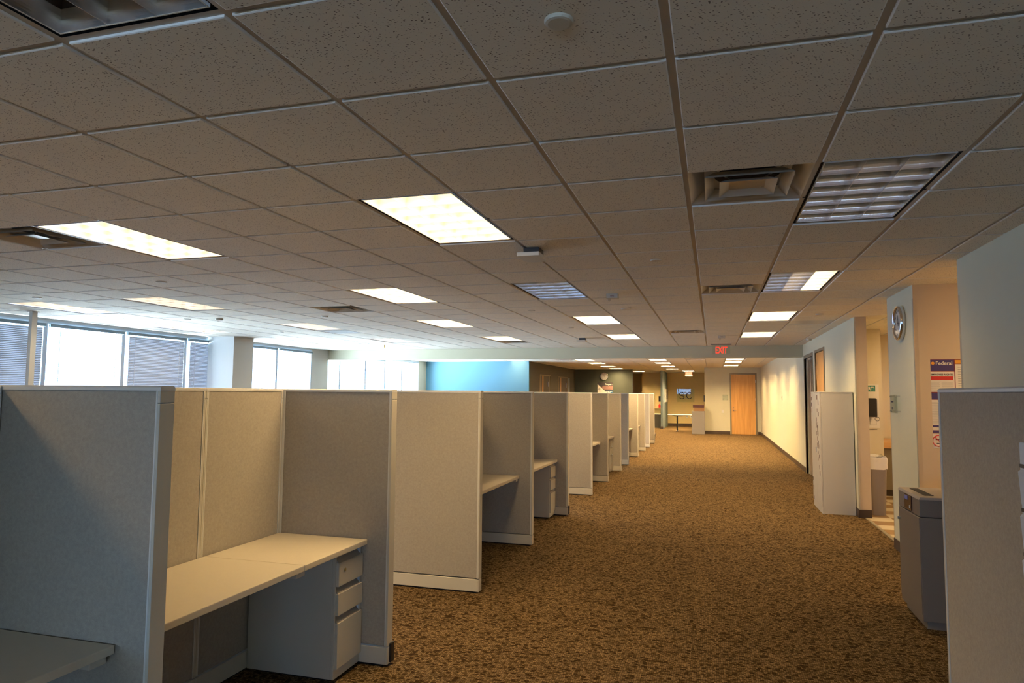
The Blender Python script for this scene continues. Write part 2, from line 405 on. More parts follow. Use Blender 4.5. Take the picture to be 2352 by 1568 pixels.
def troffer_parts(root, lit, ry=1.2192, louver=True, on='lamp_on'):
    L2, W2 = ry/2, G/2
    # black shadow gap and rim
    b = MB(); w = .012
    def ring(a, c, z0, z1, mat):
        b.box(-W2+a, W2-a, -L2+a, -L2+c, z0, z1, mat); b.box(-W2+a, W2-a, L2-c, L2-a, z0, z1, mat)
        b.box(-W2+a, -W2+c, -L2+c, L2-c, z0, z1, mat); b.box(W2-c, W2-a, -L2+c, L2-c, z0, z1, mat)
    ring(.010, .028, .010, .03, 'blackgap')
    ring(.028, .033, -.001, .05, 'frame_white')
    b.build('frame', None, root)
    h = MB()
    iw, il = W2-.033, L2-.033
    h.box(-iw, iw, -il, il, .145, .15, 'housing')
    for s in (-1, 1):
        h.box(s*iw-.002, s*iw+.002, -il, il, .05, .15, 'housing'); h.box(-iw, iw, s*il-.002, s*il+.002, .05, .15, 'housing')
    h.build('housing', None, root)
    lv = MB(); t0, t1, z0, z1 = .0008, .016, .0, .065
    def blade(c, half=0):
        n = 7; q = [(t0+(t1-t0)*(k/n)**2.2, z0+(z1-z0)*k/n) for k in range(n+1)]
        if half: return [(c, z0)]+[(c+half*t, z) for t, z in q]+[(c, z1)]
        return [(c+t, z) for t, z in q]+[(c-t, z) for t, z in q[::-1]]
    cw, cl = 2*iw/3, 2*il/6
    if louver:
        for k in (1, 2):
            x = -iw+k*cw
            lv.prism(blade(x), -il, il, 'y', 'louver')
        for k in range(1, 6):
            y = -il+k*cl
            lv.prism(blade(y), -iw, iw, 'x', 'louver')
        for s in (-1, 1):
            lv.prism(blade(s*iw, -s), -il, il, 'y', 'louver')
            lv.prism(blade(s*il, -s), -iw, iw, 'x', 'louver')
        lv.build('louver', None, root)
    for k in range(3):
        xa = -iw+k*cw+.001; xb = xa+cw-.002
        m = {'0': 'lamp_off', '1': on, '2': 'lamp_bright', '3': 'lamp_pale'}[lit[k]]
        z = .072
        if lit[k] == '0':
            l = MB(); xc = (xa+xb)/2
            l.lathe([(.0, -il+.01), (.013, -il+.012), (.013, il-.012), (0, il-.01)], (xc, 0, .115), 10, 'y', m)
            l.build('lamp', None, root, smooth=True)
        else:
            l = MB(); l.box(xa, xb, -il+.01, il-.01, z, z+.012, m); l.build('lamp', None, root)

cache = {}
def troffer(cx, cy, z, lit, label, group='recessed louvred ceiling lights', on='lamp_on', kind='troffer'):
    key = (lit, on)
    if key not in cache:
        r = empty('ceiling_light', (cx, cy, z), label, 'ceiling light', group); troffer_parts(r, lit, on=on); cache[key] = r
    else:
        r = copy_tree(cache[key]); r.location = (cx, cy, z); r['label'] = label
    return r
for i, j, lit, lab in FIX:
    troffer(X0+(i+.5)*G, Y0+(j+1)*G, H, lit, lab)

def vent_parts(root):
    W = G/2-.012
    b = MB()
    def pyr(a, za, c, zc, mat, t=.003, lip=.0):
        vs = [(-a, -a, za), (a, -a, za), (a, a, za), (-a, a, za), (-c, -c, zc), (c, -c, zc), (c, c, zc), (-c, c, zc)]
        b.add(vs, [(k, (k+1) % 4, 4+(k+1) % 4, 4+k) for k in range(4)], mat)
        vs = [(x, y, z+t) for x, y, z in vs]
        b.add(vs, [(k, (k+1) % 4, 4+(k+1) % 4, 4+k) for k in range(4)], mat)
    pyr(W, 0, .215, .060, 'vent'); b.quad((-.215, -.215, .062), (.215, -.215, .062), (.215, .215, .062), (-.215, .215, .062), 'vent')
    b.lathe([(.001, .060), (.165, .060)], (0, 0, 0), 28, 'z', 'duct')
    b.build('back_pan', None, root)
    b = MB(); pyr(.213, -.008, .165, .030, 'vent'); b.build('middle_cone', None, root)
    b = MB(); pyr(.140, -.014, .09, .012, 'vent')
    b.quad((-.09, -.09, .012), (.09, -.09, .012), (.09, .09, .012), (-.09, .09, .012), 'vent')
    b.build('centre_cone', None, root)
    for sx in (-1, 1):
        for sy in (-1, 1): MB().tube([(sx*.07, sy*.07, .014), (sx*.14, sy*.14, .03), (sx*.20, sy*.20, .058)], .004, 6, 'alu').build('hanger', None, root)
vproto = None
def vent(cx, cy, z, label):
    global vproto
    if vproto is None:
        vproto = empty('air_diffuser', (cx, cy, z), label, 'air vent', 'square ceiling air diffusers'); vent_parts(vproto); return
    r = copy_tree(vproto); r.location = (cx, cy, z); r['label'] = label
for i, j, lab in VENT: vent(X0+(i+.5)*G, Y0+(j+.5)*G, H, lab)
for k, (i, j, lab) in enumerate(RET):
    cx, cy = X0+(i+.5)*G, Y0+(j+.5)*G
    b = MB(); b.box(cx-.29, cx+.29, cy-.29, cy+.29, H-.006, H+.004, 'housing' if k == 0 else 'vent')
    if k == 0:
        for q in range(12): b.box(cx-.27, cx+.27, cy-.27+q*.046, cy-.25+q*.046, H-.009, H-.006, 'recess')
    tag(b.build('ceiling_grille' if k == 0 else 'ceiling_panel', None, origin=(cx, cy, H)), lab, 'air vent' if k == 0 else 'ceiling panel')

# round ceiling devices: (x grid, y grid, radius, drop)
DISC = [(-.49, -.52, .043, .013, 'largest-looking round cover disc on the ceiling tile nearest the camera', 'sprinkler_cover', 'sprinkler cover'),
 (-.51, 5.55, .045, .012, 'flat round sprinkler cover left of the aisle line, nearest of its kind', 'sprinkler_cover', 'sprinkler cover'),
 (-1.53, 10.65, .06, .018, 'flat round sprinkler cover just beyond the white fire strobe', 'sprinkler_cover', 'sprinkler cover'),
 (-3.54, 10.57, .045, .01, 'small round sprinkler cover left of the lights beyond the unlit louvre light', 'sprinkler_cover', 'sprinkler cover'),
 (-8.5, 5.46, .05, .012, 'round sprinkler cover between the bright left light and the long thin one', 'sprinkler_cover', 'sprinkler cover'),
 (-12.4, 6.44, .05, .012, 'round sprinkler cover above the pale light at far left', 'sprinkler_cover', 'sprinkler cover'),
 (-12.4, 10.41, .05, .012, 'round sprinkler cover above the pale light before the square column', 'sprinkler_cover', 'sprinkler cover'),
 (-11.53, 10.5, .06, .03, 'small round smoke detector right of a sprinkler cover near the windows', 'smoke_detector', 'smoke detector'),
 (-8.6, 10.56, .05, .02, 'bright round sprinkler cover below the window-side air diffuser', 'sprinkler_cover', 'sprinkler cover'),
 (-12.3, 14.13, .05, .012, 'pale round sprinkler cover above the right side of the square column', 'sprinkler_cover', 'sprinkler cover'),
 (-3.48, 14.57, .045, .01, 'small round sprinkler cover left of the last two middle lights', 'sprinkler_cover', 'sprinkler cover'),
 (2.46, 12.57, .055, .02, 'round sprinkler cover right of the third right-hand light', 'sprinkler_cover', 'sprinkler cover'),
 (-5.53, 19.46, .045, .01, 'tiny round sprinkler cover between a vent and the small white antenna', 'sprinkler_cover', 'sprinkler cover'),
 (-8.48, 19.33, .045, .01, 'tiny round sprinkler cover at the beam, left of the lit light with a vent', 'sprinkler_cover', 'sprinkler cover'),
 (-12.38, 19.06, .05, .012, 'faint round sprinkler cover left of the small brass sprinkler', 'sprinkler_cover', 'sprinkler cover'),
 (3.3, 19.6, .05, .045, 'small round sensor in the ceiling corner above the wood door', 'ceiling_sensor', 'sensor'),
]
for gx, gy, r, d, lab, nm, cat in DISC:
    cx, cy = X0+gx*G, Y0+gy*G
    if nm == 'ceiling_sensor': cx = 1.78
    z = H-.008
    b = MB(); b.lathe([(r, 0), (r, -d*.45), (r*.93, -d*.85), (r*.75, -d), (0, -d)], (cx, cy, z), 32, 'z', 'offwhite')
    o = b.build(nm, None, smooth=False, origin=(cx, cy, z)); tag(o, lab, cat, 'round devices on the ceiling')
# brass sprinkler
r = empty('fire_sprinkler', (-7.29, 14.30, H-.008), 'small brass sprinkler head hanging from ceiling in front of the beam', 'sprinkler')
MB().lathe([(.035, 0), (.035, -.006), (.012, -.01), (.012, -.04), (.02, -.045), (.008, -.07), (.03, -.075), (.03, -.08), (0, -.08)], (0, 0, 0), 16, 'z', 'brass').build('nozzle', None, r)
# wireless access points
def wap(loc, label):
    r = empty('wireless_access_point', loc, label, 'wireless access point', 'white wireless antennas on the ceiling')
    b = MB(); pts = [(-.085, -.12), (.085, -.12), (.085, .10), (.07, .14), (-.02, .15), (-.06, .13), (-.085, .08)]
    b.prism(pts, -.075, -.045, 'z', 'white'); b.build('housing', None, r, bevel=.004)
    MB().box(-.05, .07, -.06, .08, -.045, 0, 'black').build('bracket', None, r)
wap((-1.30, 4.93, H-.008), 'white wireless antenna hanging under the ceiling beyond the large glowing light')
wap((-2.46, 13.24, H-.008), 'tiny white wireless antenna under the ceiling close to the beam')
# fire strobes
def fire(loc, label):
    r = empty('fire_strobe', loc, label, 'fire alarm', 'white fire alarm strobes under the ceiling')
    MB().box(-.062, .062, 0, .10, -.052, 0, 'offwhite').build('housing', None, r, bevel=.003)
    MB().lathe([(0, -.085), (.012, -.08), (.018, -.065), (.018, -.052)], (-.032, .02, 0), 12, 'z', 'strobe').build('lens', None, r, smooth=True)
    text('lettering', 'FIRE', .024, 'maroon', r, (-.02, -.0005, -.034), ext=.0004)
fire((-1.04, 7.36, H-.008), 'white fire strobe reading FIRE beside the unlit silvery louvre light')
fire((.165, 13.1, H-.008), 'small white fire strobe on the ceiling in front of the exit sign')

# ------------------------------------------------------------------ floor
f = MB(); f.box(-10.6, 1.97, -11, 41, -.05, 0, 'carpet').build('floor')
struct(bpy.data.objects['floor'], 'brown and tan patterned office carpet', 'floor')
vf = MB(); vf.box(1.97, 5.2, 5.9, 14.2, -.05, .004, 'vinyl')
struct(vf.build('floor', None, origin=(1.97, 8.0, 0)), 'tan checkered vinyl floor of the break room', 'floor')
struct(MB().box(1.97, 5.2, -11, 5.9, -.05, 0, 'carpet').box(1.97, 5.2, 14.2, 41, -.05, 0, 'carpet').build('floor'), 'carpet continuing right of the main wall', 'floor')
struct(MB().box(1.945, 1.985, 8.47, 10.4, 0, .008, 'taupe').build('trim_1'), 'dark metal threshold strip between carpet and vinyl', 'trim')

# ------------------------------------------------------------------ right-hand wall
WT = .13
w = MB()
def wallx(b, x, y0, y1, z0=0, z1=H, mat='wall', t=WT): b.box(x, x+t, y0, y1, z0, z1, mat)
b = MB(); wallx(b, XR, 1.0, 6.17); struct(b.build('wall_right'), 'nearest stretch of pale right wall beside the cubicle panel', 'wall')
b = MB(); wallx(b, XR, 7.45, 8.47)
b.box(XR+WT, 4.6, 7.45, 7.58, 0, H, 'beige_fin')
struct(b.build('wall_right'), 'pale wall pier carrying the round clock and the poster wall', 'wall')
b = MB()
wallx(b, XR, 10.35, 13.05); wallx(b, XR, 14.11, 14.5); wallx(b, XR, 15.75, 16.6)
wallx(b, XR, 13.05, 14.11, 2.455); wallx(b, XR, 14.5, 15.75, 2.455)
wallx(b, XR, 16.6, 30.0, 0, 2.78)
struct(b.build('wall_right'), 'long pale right wall with scalloped light running to the far end', 'wall')
# beige end faces with corner guards
struct(MB().box(XR+.012, XR+WT+.02, 10.335, 10.35, 0, H, 'beige_fin').build('trim_2'), 'beige painted end of the wall behind the tall cabinet', 'trim')
struct(MB().box(XR+.0, XR+WT, 7.44, 7.45, 0, H, 'beige_fin').build('trim_3'), 'beige end face of the clock pier', 'trim')
def guard(x, y, sx, sy, z0, z1, lab, n):
    g = MB(); t = .003; wd = .035
    xa, xb = sorted((x, x+sx*wd)); ya, yb = sorted((y, y+sy*wd))
    g.box(xa, xb, y-(t if sy > 0 else 0), y+(0 if sy > 0 else t), z0, z1, 'guard')
    g.box(x-(t if sx > 0 else 0), x+(0 if sx > 0 else t), ya, yb, z0, z1, 'guard')
    struct(g.build('trim_%d' % n), lab, 'corner guard')
guard(XR, 10.335, 1, 1, .1, 2.42, 'clear corner guard behind the tall cabinet', 4)
guard(XR, 7.44, 1, 1, .1, 2.6, 'clear corner guard on the near edge of the clock pier', 5)
guard(XR, 8.47, 1, -1, .1, 2.45, 'clear corner guard on the far edge of the clock pier', 6)
guard(XR, 6.17, 1, -1, .1, 2.45, 'clear corner guard on the edge of the nearest wall', 7)
# break room walls
struct(MB().box(1.95, 2.62, 12.3, 13.6, 0, H, 'wall_warm').build('wall_breakroom'), 'cream wall block in break room carrying the alert poster', 'wall')
struct(MB().box(2.62, 5.1, 13.58, 13.7, 0, H, 'wall_warm').build('wall_breakroom'), 'recessed cream back wall of the break room', 'wall')
struct(MB().box(4.9, 5.0, 5.9, 13.7, 0, H, 'wall_warm').build('wall_breakroom'), 'cream side wall of the break room', 'wall')
struct(MB().box(XR+WT, 5.0, 5.94, 6.04, 0, H, 'wall_warm').build('wall_alcove'), 'cream near wall of the lit alcove', 'wall')
bb = MB()
bb.box(XR-.008, XR, 1.0, 6.17, 0, .1, 'darkbase'); struct(bb.build('baseboard_right'), 'dark vinyl base along the nearest right wall', 'baseboard')
bb = MB(); bb.box(XR-.008, XR, 7.43, 8.47, 0, .11, 'darkbase').box(XR-.008, 4.6, 7.432, 7.44, 0, .11, 'darkbase'); struct(bb.build('baseboard_right'), 'dark vinyl base around the clock pier', 'baseboard')
bb = MB(); bb.box(XR-.008, XR, 10.33, 13.0, 0, .11, 'darkbase').box(XR-.008, XR+WT+.02, 10.325, 10.335, 0, .11, 'darkbase').box(XR-.008, XR, 15.8, 30.0, 0, .11, 'darkbase')
struct(bb.build('baseboard_right'), 'dark vinyl base along the long right wall', 'baseboard')
bb = MB(); bb.box(2.01, 2.62, 12.29, 12.3, 0, .11, 'darkbase').box(2.62, 4.9, 13.57, 13.58, 0, .11, 'darkbase'); struct(bb.build('baseboard_breakroom'), 'dark base in the break room', 'baseboard')
# doors in right wall
d = MB(); d.box(XR-.012, XR+.02, 13.0, 13.05, 0, 2.5, 'taupe').box(XR-.012, XR+.02, 14.11, 14.16, 0, 2.5, 'taupe').box(XR-.012, XR+.02, 13.05, 14.11, 2.45, 2.5, 'taupe')
dr = empty('door_1', (0, 0, 0), 'maple door in taupe frame behind the tall grey cabinet', 'door'); dr['kind'] = 'structure'
d.build('door_frame', None, dr)
MB().box(XR+.01, XR+.05, 13.055, 14.105, .01, 2.445, 'maple').build('door_leaf', None, dr, origin=(XR, 13.5, 1))
hg = MB()
for z in (2.28, 1.3, .3): hg.box(XR-.006, XR+.012, 13.05, 13.1, z-.06, z+.06, 'alu')
hg.build('hinge', None, dr)
dr = empty('door_2', (0, 0, 0), 'dark glazed doorway in taupe frame nearest the ceiling beam', 'door'); dr['kind'] = 'structure'
d = MB(); y0, y1 = 14.455, 15.80
d.box(XR-.012, XR+.03, y0, y0+.05, 0, 2.49, 'taupe').box(XR-.012, XR+.03, y1-.05, y1, 0, 2.49, 'taupe').box(XR-.012, XR+.03, y0+.05, y1-.05, 2.42, 2.49, 'taupe')
d.build('door_frame', None, dr)
d = MB(); d.box(XR+.02, XR+.06, y0+.05, y0+.16, .02, 2.42, 'taupe').box(XR+.02, XR+.06, y0+.55, y0+.60, .02, 2.42, 'beige_fin').box(XR+.02, XR+.06, y0+.95, y0+.99, .02, 2.42, 'beige_fin')
d.build('mullion', None, dr)
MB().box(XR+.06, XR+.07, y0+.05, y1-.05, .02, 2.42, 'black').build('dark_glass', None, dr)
MB().box(XR-.03, XR+.02, y0+.1, y0+.42, 2.35, 2.40, 'alu').build('door_closer', None, dr)

# ------------------------------------------------------------------ window wall
MP = 1.45
def windows():
    ys = [7.98+MP*k for k in range(-1, 6)]   # 6.53 .. 15.23
    n = 1
    w = MB(); w.box(XL-.25, XL, -11, 15.23, 0, .78, 'wall_white').box(XL-.25, XL, -11, 15.23, 2.70, H, 'wall_white')
    w.box(XL-.25, XL, -11, ys[0], .78, 2.7, 'wall')  # solid stretch out of view, added to cut daylight from the left
    struct(w.build('wall_left'), 'window wall sill and head on the left, plus unseen stretch added to cut daylight', 'wall')
    for k in range(len(ys)-1):
        win(n, XL, ys[k], ys[k+1]); n += 1
    # beyond the beam the glazing steps back slightly
    XB = -10.2
    yb = [15.9, 17.28, 18.78, 20.07, 21.33, 22.74]
    w = MB(); w.box(XB-.25, XB, 16.3, 22.74, 0, .78, 'wall_white').box(XB-.25, XB, 16.3, 22.74, 2.72, 2.78, 'wall_white')
    struct(w.build('wall_left'), 'window wall sill and head beyond the beam', 'wall')
    for k in range(len(yb)-1):
        win(n, XB, yb[k], yb[k+1], head=2.72); n += 1
    struct(MB().box(XB-.25, XB, 22.74, 23.4, 0, 2.78, 'wall_warm').build('wall_left'), 'narrow cream wall strip between windows and blue wall', 'wall')
def win(n, x, y0, y1, head=2.70):
    r = empty('window_%d' % n, (x, (y0+y1)/2, .78), 'window bay number %d counted from the camera end' % n, 'window'); r['kind'] = 'structure'
    b = MB(); m = .035; a = (y1-y0)/2; hh = head-.78
    b.box(-.10, .0, -a, -a+m, 0, hh, 'mullion').box(-.10, .0, a-m, a, 0, hh, 'mullion')
    b.box(-.10, 0, -a+m, a-m, hh-.045, hh, 'mullion').box(-.10, 0, -a+m, a-m, 0, .05, 'mullion')
    b.build('window_frame', None, r)
    MB().box(-.07, -.062, -a+m, a-m, .05, hh-.045, 'glasspane').build('pane', None, r)
windows()
def blind(y0, y1, mode, label, x=XL, top=2.655, zb=.85):
    r = empty('window_blind', (x+.035, (y0+y1)/2, 0), label, 'window blind', 'horizontal blinds on the window wall')
    a = (y1-y0)/2-.035; am = .045
    MB().box(-.02, .02, -a, a, top-.05, top, 'rail').build('headrail', None, r, bevel=.003)
    b = MB(); ang = {'closed': 1.22, 'open': .04}[mode]; sp = .027; wd = .0162 if mode == 'closed' else .0125
    z = top-.085 if mode == 'closed' else top-.06
    while z > zb:
        c, q = math.cos(ang)*wd, math.sin(ang)*wd; bx, bz = .0035*math.sin(ang), .0035*math.cos(ang)
        P = [(-c, z+q), (-c*.4+bx, z+q*.4+bz), (c*.4+bx, z-q*.4+bz), (c, z-q)]
        b.add([(x_, y_, z_) for x_, z_ in P for y_ in (-a+am, a-am)], [(0, 1, 3, 2), (2, 3, 5, 4), (4, 5, 7, 6)], 'slat'); z -= sp
    b.build('slats', None, r)
    b = MB()
    for y in (-a+.17, a-.17): b.box(.013, .016, y-.004, y+.004, zb, top-.05, 'cord')
    b.build('cord', None, r)
    MB().box(-.012, .012, -a+am, a-am, zb-.02, zb-.005, 'rail').build('bottom_rail', None, r)
for q, (k, mode, lab) in enumerate([(-1, 'closed', 'closed dark grey blind at the left edge behind the white power pole'),
        (0, 'open', 'open-slatted blind in the brightest window right of the power pole'),
        (1, 'closed', 'closed grey blind in the second window left of the square column'),
        (2, 'closed', 'closed blue-grey blind directly left of the square column'),
        (3, 'open', 'open blind just right of the square column'),
        (4, 'open', 'open blind in the window touching the ceiling beam')]):
    blind(7.98+MP*k, 7.98+MP*(k+1), mode, lab)
for ya, yb, lab in ((17.28, 18.78, 'open blind in second window beyond the beam'), (18.78, 20.07, 'open blind in third window beyond the beam')):
    blind(ya, yb, 'open', lab, x=-10.2, top=2.68)
struct(MB().box(-9.77, -9.15, 11.455, 12.06, 0, H, 'wall_white').build('wall_column'), 'square white structural column in front of the windows', 'column')
r = empty('power_pole', (-9.12, 7.22, 0), 'slim white power pole from floor to ceiling near the left windows', 'power pole')
MB().box(-.03, .03, -.03, .05, 0, H-.008, 'white').build('pole_body', None, r, bevel=.003)
MB().box(-.05, .05, -.05, .07, H-.02, H-.008, 'white').build('ceiling_trim', None, r)

# ------------------------------------------------------------------ beam and far area
BZ = 2.48; Z2 = 2.78
struct(MB().box(-10.25, XR, 16.0, 16.3, BZ, H+.3, 'wall').build('wall_beam'), 'long pale ceiling beam across the room', 'beam')
struct(MB().box(-10.25, -9.8, 15.23, 16.0, 0, H, 'wall_white').build('wall_left'), 'wall return beside the last window at the beam', 'wall')
x2, y2 = -2.06, 22.39
FF = [('a', 0, 0, 'lit ceiling light beyond the beam, nearest of the row left of the far exit sign'), ('a', 0, 4, 'lit ceiling light beyond the beam, second of the row left of the far exit sign'),
 ('a', 0, 9, 'lit ceiling light beyond the beam, third of the row left of the far exit sign'), ('a', 0, 14, 'lit ceiling light beyond the beam, fourth of the row left of the far exit sign'),
 ('a', 1, 18, 'lit ceiling light directly above the far exit sign'),
 ('b', 4, 0, 'lit ceiling light above the far maple door, nearest of three'), ('b', 4, 3, 'lit ceiling light above the far maple door, middle of three'), ('b', 4, 8, 'lit ceiling light above the far maple door, farthest of three'),
 ('c', -4, 0, 'lit ceiling light above the dark green wall, nearest of four'), ('c', -4, 4, 'lit ceiling light above the dark green wall, second of four'),
 ('c', -4, 9, 'lit ceiling light above the dark green wall, third of four'), ('c', -4, 13, 'lit ceiling light above the dark green wall, farthest of four'),
 ('b', 4, -4, 'lit ceiling light hidden just behind the beam over the aisle'), ('b', 4, -8, 'lit ceiling light hidden behind the beam near the dark doorway'),
 ('a', 0, -5, 'lit ceiling light hidden behind the beam, left of the exit sign'), ('a', 0, -9, 'lit ceiling light hidden tight behind the beam, left of the exit sign'), ('c', -4, -6, 'lit ceiling light hidden behind the beam over the cubicles'),
 ('d', -8, 0, 'lit ceiling light directly above the blue wall'), ('e', -3, 19, 'lit ceiling light in front of the yellow kitchenette wall')]
skip2 = {}
for _, i, j, _l in FF: skip2[(i, j)] = skip2[(i, j+1)] = 1
for i, j in ((2, 0), (-5, 0)): skip2[(i, j)] = 1
c2 = ceiling_mesh(x2, y2, Z2, -14, 9, -10, 28, skip2, 'ceiling', xmin=-10.25, ymin=16.3, ymax=38.8)
for k, sl in enumerate(c2.data.materials):
    if sl == M['white']: c2.data.materials[k] = M['tile_edge']
struct(c2, 'tile ceiling beyond the beam', 'ceiling')
struct(MB().box(-10.6, 5.2, 16.3, 39, 3.05, 3.2).build('ceiling', 'duct'), 'slab above the far tile ceiling', 'ceiling')
for _, i, j, lab in FF:
    troffer(x2+(i+.5)*G, y2+(j+1)*G, Z2, '111', lab, on='lamp_back' if j >= 18 else ('lamp_mild' if _ == 'd' else 'lamp_low'))
vent(x2+2.5*G, y2+.5*G, Z2, 'thin dark air diffuser just beyond the beam, right of centre')
vent(x2-4.5*G, y2+.5*G, Z2, 'thin dark air diffuser just beyond the beam above the dark brown wall')
YB = 23.4; XBR = -6.26; YG = 31.8
struct(MB().box(-10.2, XBR, YB, YB+.12, 0, Z2, 'blue').build('wall_blue'), 'bright blue accent wall beyond the cubicles', 'wall')
struct(MB().box(XBR-.12, XBR, YB+.12, YG, 0, Z2, 'brown').build('wall_brown'), 'dark olive brown side wall next to the blue wall', 'wall')
struct(MB().box(XBR, -3.55, YG, YG+.12, 0, Z2, 'green').build('wall_green'), 'dark green wall with the small round clock', 'wall')
struct(MB().box(-3.56, -3.53, YG-.012, YG+.12, .1, Z2-.4, 'guard').build('trim_8'), 'corner guard on the edge of the dark green wall', 'corner guard')
def sidelight(n, ya, yb, lab, gl):
    r = empty('door_%d' % n, (XBR, 0, 0), lab, 'door'); r['kind'] = 'structure'
    b = MB(); b.box(0, .012, ya, ya+.12, 0, 2.36, 'taupe').box(0, .012, yb-.25, yb-.14, 0, 2.36, 'taupe').box(0, .012, yb-.05, yb, 0, 2.36, 'taupe').box(0, .012, ya+.12, yb-.05, 2.32, 2.36, 'taupe')
    b.build('door_frame', None, r)
    b = MB(); b.box(.002, .014, ya+.42, ya+.58, 0, 2.32, gl); b.build('painted_glow_strip', None, r)  # wood colour stands in for warm light behind the glass
    MB().box(.002, .01, ya+.12, ya+.42, 0, 2.32, 'darkbase').box(.002, .01, ya+.58, yb-.25, 0, 2.32, 'darkbase').build('dark_glass', None, r)
    MB().box(.01, .03, yb-.45, yb-.37, 1.9, 2.1, 'alu').build('hinge', None, r)
sidelight(3, 24.95, 26.75, 'narrow glazed door in the dark wall with a strip coloured like warm light', 'maple')
sidelight(4, 28.15, 30.2, 'second narrow glazed door in the dark wall near the green corner', 'tanwood')
struct(MB().box(XBR, XBR+.05, 30.35, 30.4, 0, 2.34, 'acrylic').box(XBR+.0, XBR+.02, 30.3, 30.5, 0, 2.34, 'mullion').build('trim_9'), 'pale glass edge beside the second narrow door', 'trim')
YD = 30.0
b = MB()
b.box(-.345, .69, YD, YD+.12, 0, Z2, 'wall').box(1.72, XR+WT, YD, YD+.12, 0, Z2, 'wall').box(.69, 1.72, YD, YD+.12, 2.52, Z2, 'wall')
struct(b.build('wall_far'), 'pale far wall with the maple door', 'wall')
struct(MB().box(-.345, -.225, YD+.12, 36.8, 0, Z2, 'wall').build('wall_far_return'), 'wall return beside the reception recess', 'wall')
struct(MB().box(-3.62, -.2, 36.8, 36.92, 0, Z2, 'wall_yellow').build('wall_back'), 'yellow back wall behind the glass logo sign', 'wall')
struct(MB().box(-6.5, -2.30, 38.5, 38.62, 0, Z2, 'wall_yellow').build('wall_back'), 'yellow kitchenette wall', 'wall')
bb = MB(); bb.box(-.345, .66, YD-.01, YD, 0, .13, 'darkbase').box(1.75, XR, YD-.01, YD, 0, .13, 'darkbase'); struct(bb.build('baseboard_far'), 'dark base under the far wall', 'baseboard')
bb = MB(); bb.box(-2.29, -.35, 36.79, 36.8, 0, .14, 'darkbase'); struct(bb.build('baseboard_back'), 'dark base under the yellow wall', 'baseboard')
dr = empty('door_5', (1.2, YD, 0), 'tall maple door in the far wall at the end of the aisle', 'door'); dr['kind'] = 'structure'
MB().box(-.535, -.475, -.015, .08, 0, 2.545, 'taupe').box(.475, .535, -.015, .08, 0, 2.545, 'taupe').box(-.475, .475, -.015, .08, 2.485, 2.545, 'taupe').build('door_frame', None, dr)
MB().box(-.475, .475, .01, .055, .01, 2.485, 'maple').build('door_leaf', None, dr)
MB().lathe([(.0, -.02), (.03, -.018), (.03, .01)], (-.40, 0, 1.0), 16, 'y', 'chrome').box(-.41, -.29, -.05, -.035, .99, 1.01, 'chrome').box(-.405, -.395, -.05, 0, .99, 1.01, 'chrome').build('door_handle', None, dr)
MB().lathe([(.0, -.012), (.022, -.01), (.022, .01)], (-.40, 0, 1.1), 16, 'y', 'chrome').build('lock', None, dr)
hg = MB()
for z in (2.2, 1.45, .75): hg.box(.47, .485, -.018, .0, z-.06, z+.06, 'alu')
hg.build('hinge', None, dr)
# slate fin wall and its papers
struct(MB().box(-2.40, -2.30, 33.2, 38.5, 0, Z2, 'fin').box(-2.41, -2.29, 33.19, 33.2, 0, .12, 'darkbase').build('wall_fin'), 'slate blue fin wall left of the logo recess', 'wall')

# wall items on far walls
r = empty('light_switch', (.375, YD-.001, .95), 'white light switch left of the far maple door', 'light switch')
MB().box(-.045, .045, -.008, 0, -.065, .065, 'white').build('plate', None, r, bevel=.002)
MB().box(-.012, .012, -.014, -.008, -.025, .025, 'white').build('rocker', None, r)
r = empty('room_sign', (.485, YD-.001, 1.53), 'small frosted room sign left of the far maple door', 'sign')
MB().box(-.11, .11, -.03, -.024, -.115, .115, 'acrylic').build('glass_plate', None, r)
MB().box(-.09, .02, -.034, -.031, .02, .035, 'grey_ink').box(-.09, -.04, -.034, -.031, -.05, -.035, 'grey_ink').build('lettering', None, r)
for sx in (-1, 1):
    for sz in (-1, 1): MB().lathe([(.01, 0), (.01, -.035), (0, -.036)], (sx*.09, 0, sz*.095), 10, 'y', 'chrome').build('standoff', None, r)
r = empty('logo_sign', (-1.38, 36.799, 1.585), 'clear acrylic company sign with black interlocking letters on yellow wall', 'sign')
MB().box(-.44, .44, -.045, -.035, -.34, .34, 'acrylic').build('acrylic_plate', None, r)
for sx in (-1, 1):
    for sz in (-1, 1): MB().lathe([(.014, 0), (.014, -.052), (0, -.054)], (sx*.38, 0, sz*.3), 12, 'y', 'brass').build('standoff', None, r)
# interlocking S, G, C drawn as bent rods
def rod(pts, rr, mat): 
    b = MB(); b.tube(pts, rr, 8, mat); return b
def arc(cx, cz, rx, rz, a0, a1, n=18): return [(cx+rx*math.cos(math.radians(a0+(a1-a0)*k/n)), -.06, cz+rz*math.sin(math.radians(a0+(a1-a0)*k/n))) for k in range(n+1)]
Sp = arc(-.19, .075, .11, .085, 20, 250)+arc(-.19, -.085, .11, .09, 70, -160)[3:]
rod(Sp, .019, 'dark_ink').build('lettering', None, r)
rod(arc(0, 0, .12, .17, 120, -70)+[(.02, -.06, -.03)], .011, 'grey_ink').build('lettering', None, r)
rod(arc(0, .01, .11, .15, 60, 320), .011, 'grey_ink').build('lettering', None, r)
rod(arc(.19, -.0, .14, .165, 40, 320), .019, 'dark_ink').build('lettering', None, r)
rod(arc(.19, -.0, .14, .165, -50, -40, 3), .019, 'dark_ink').build('lettering', None, r)
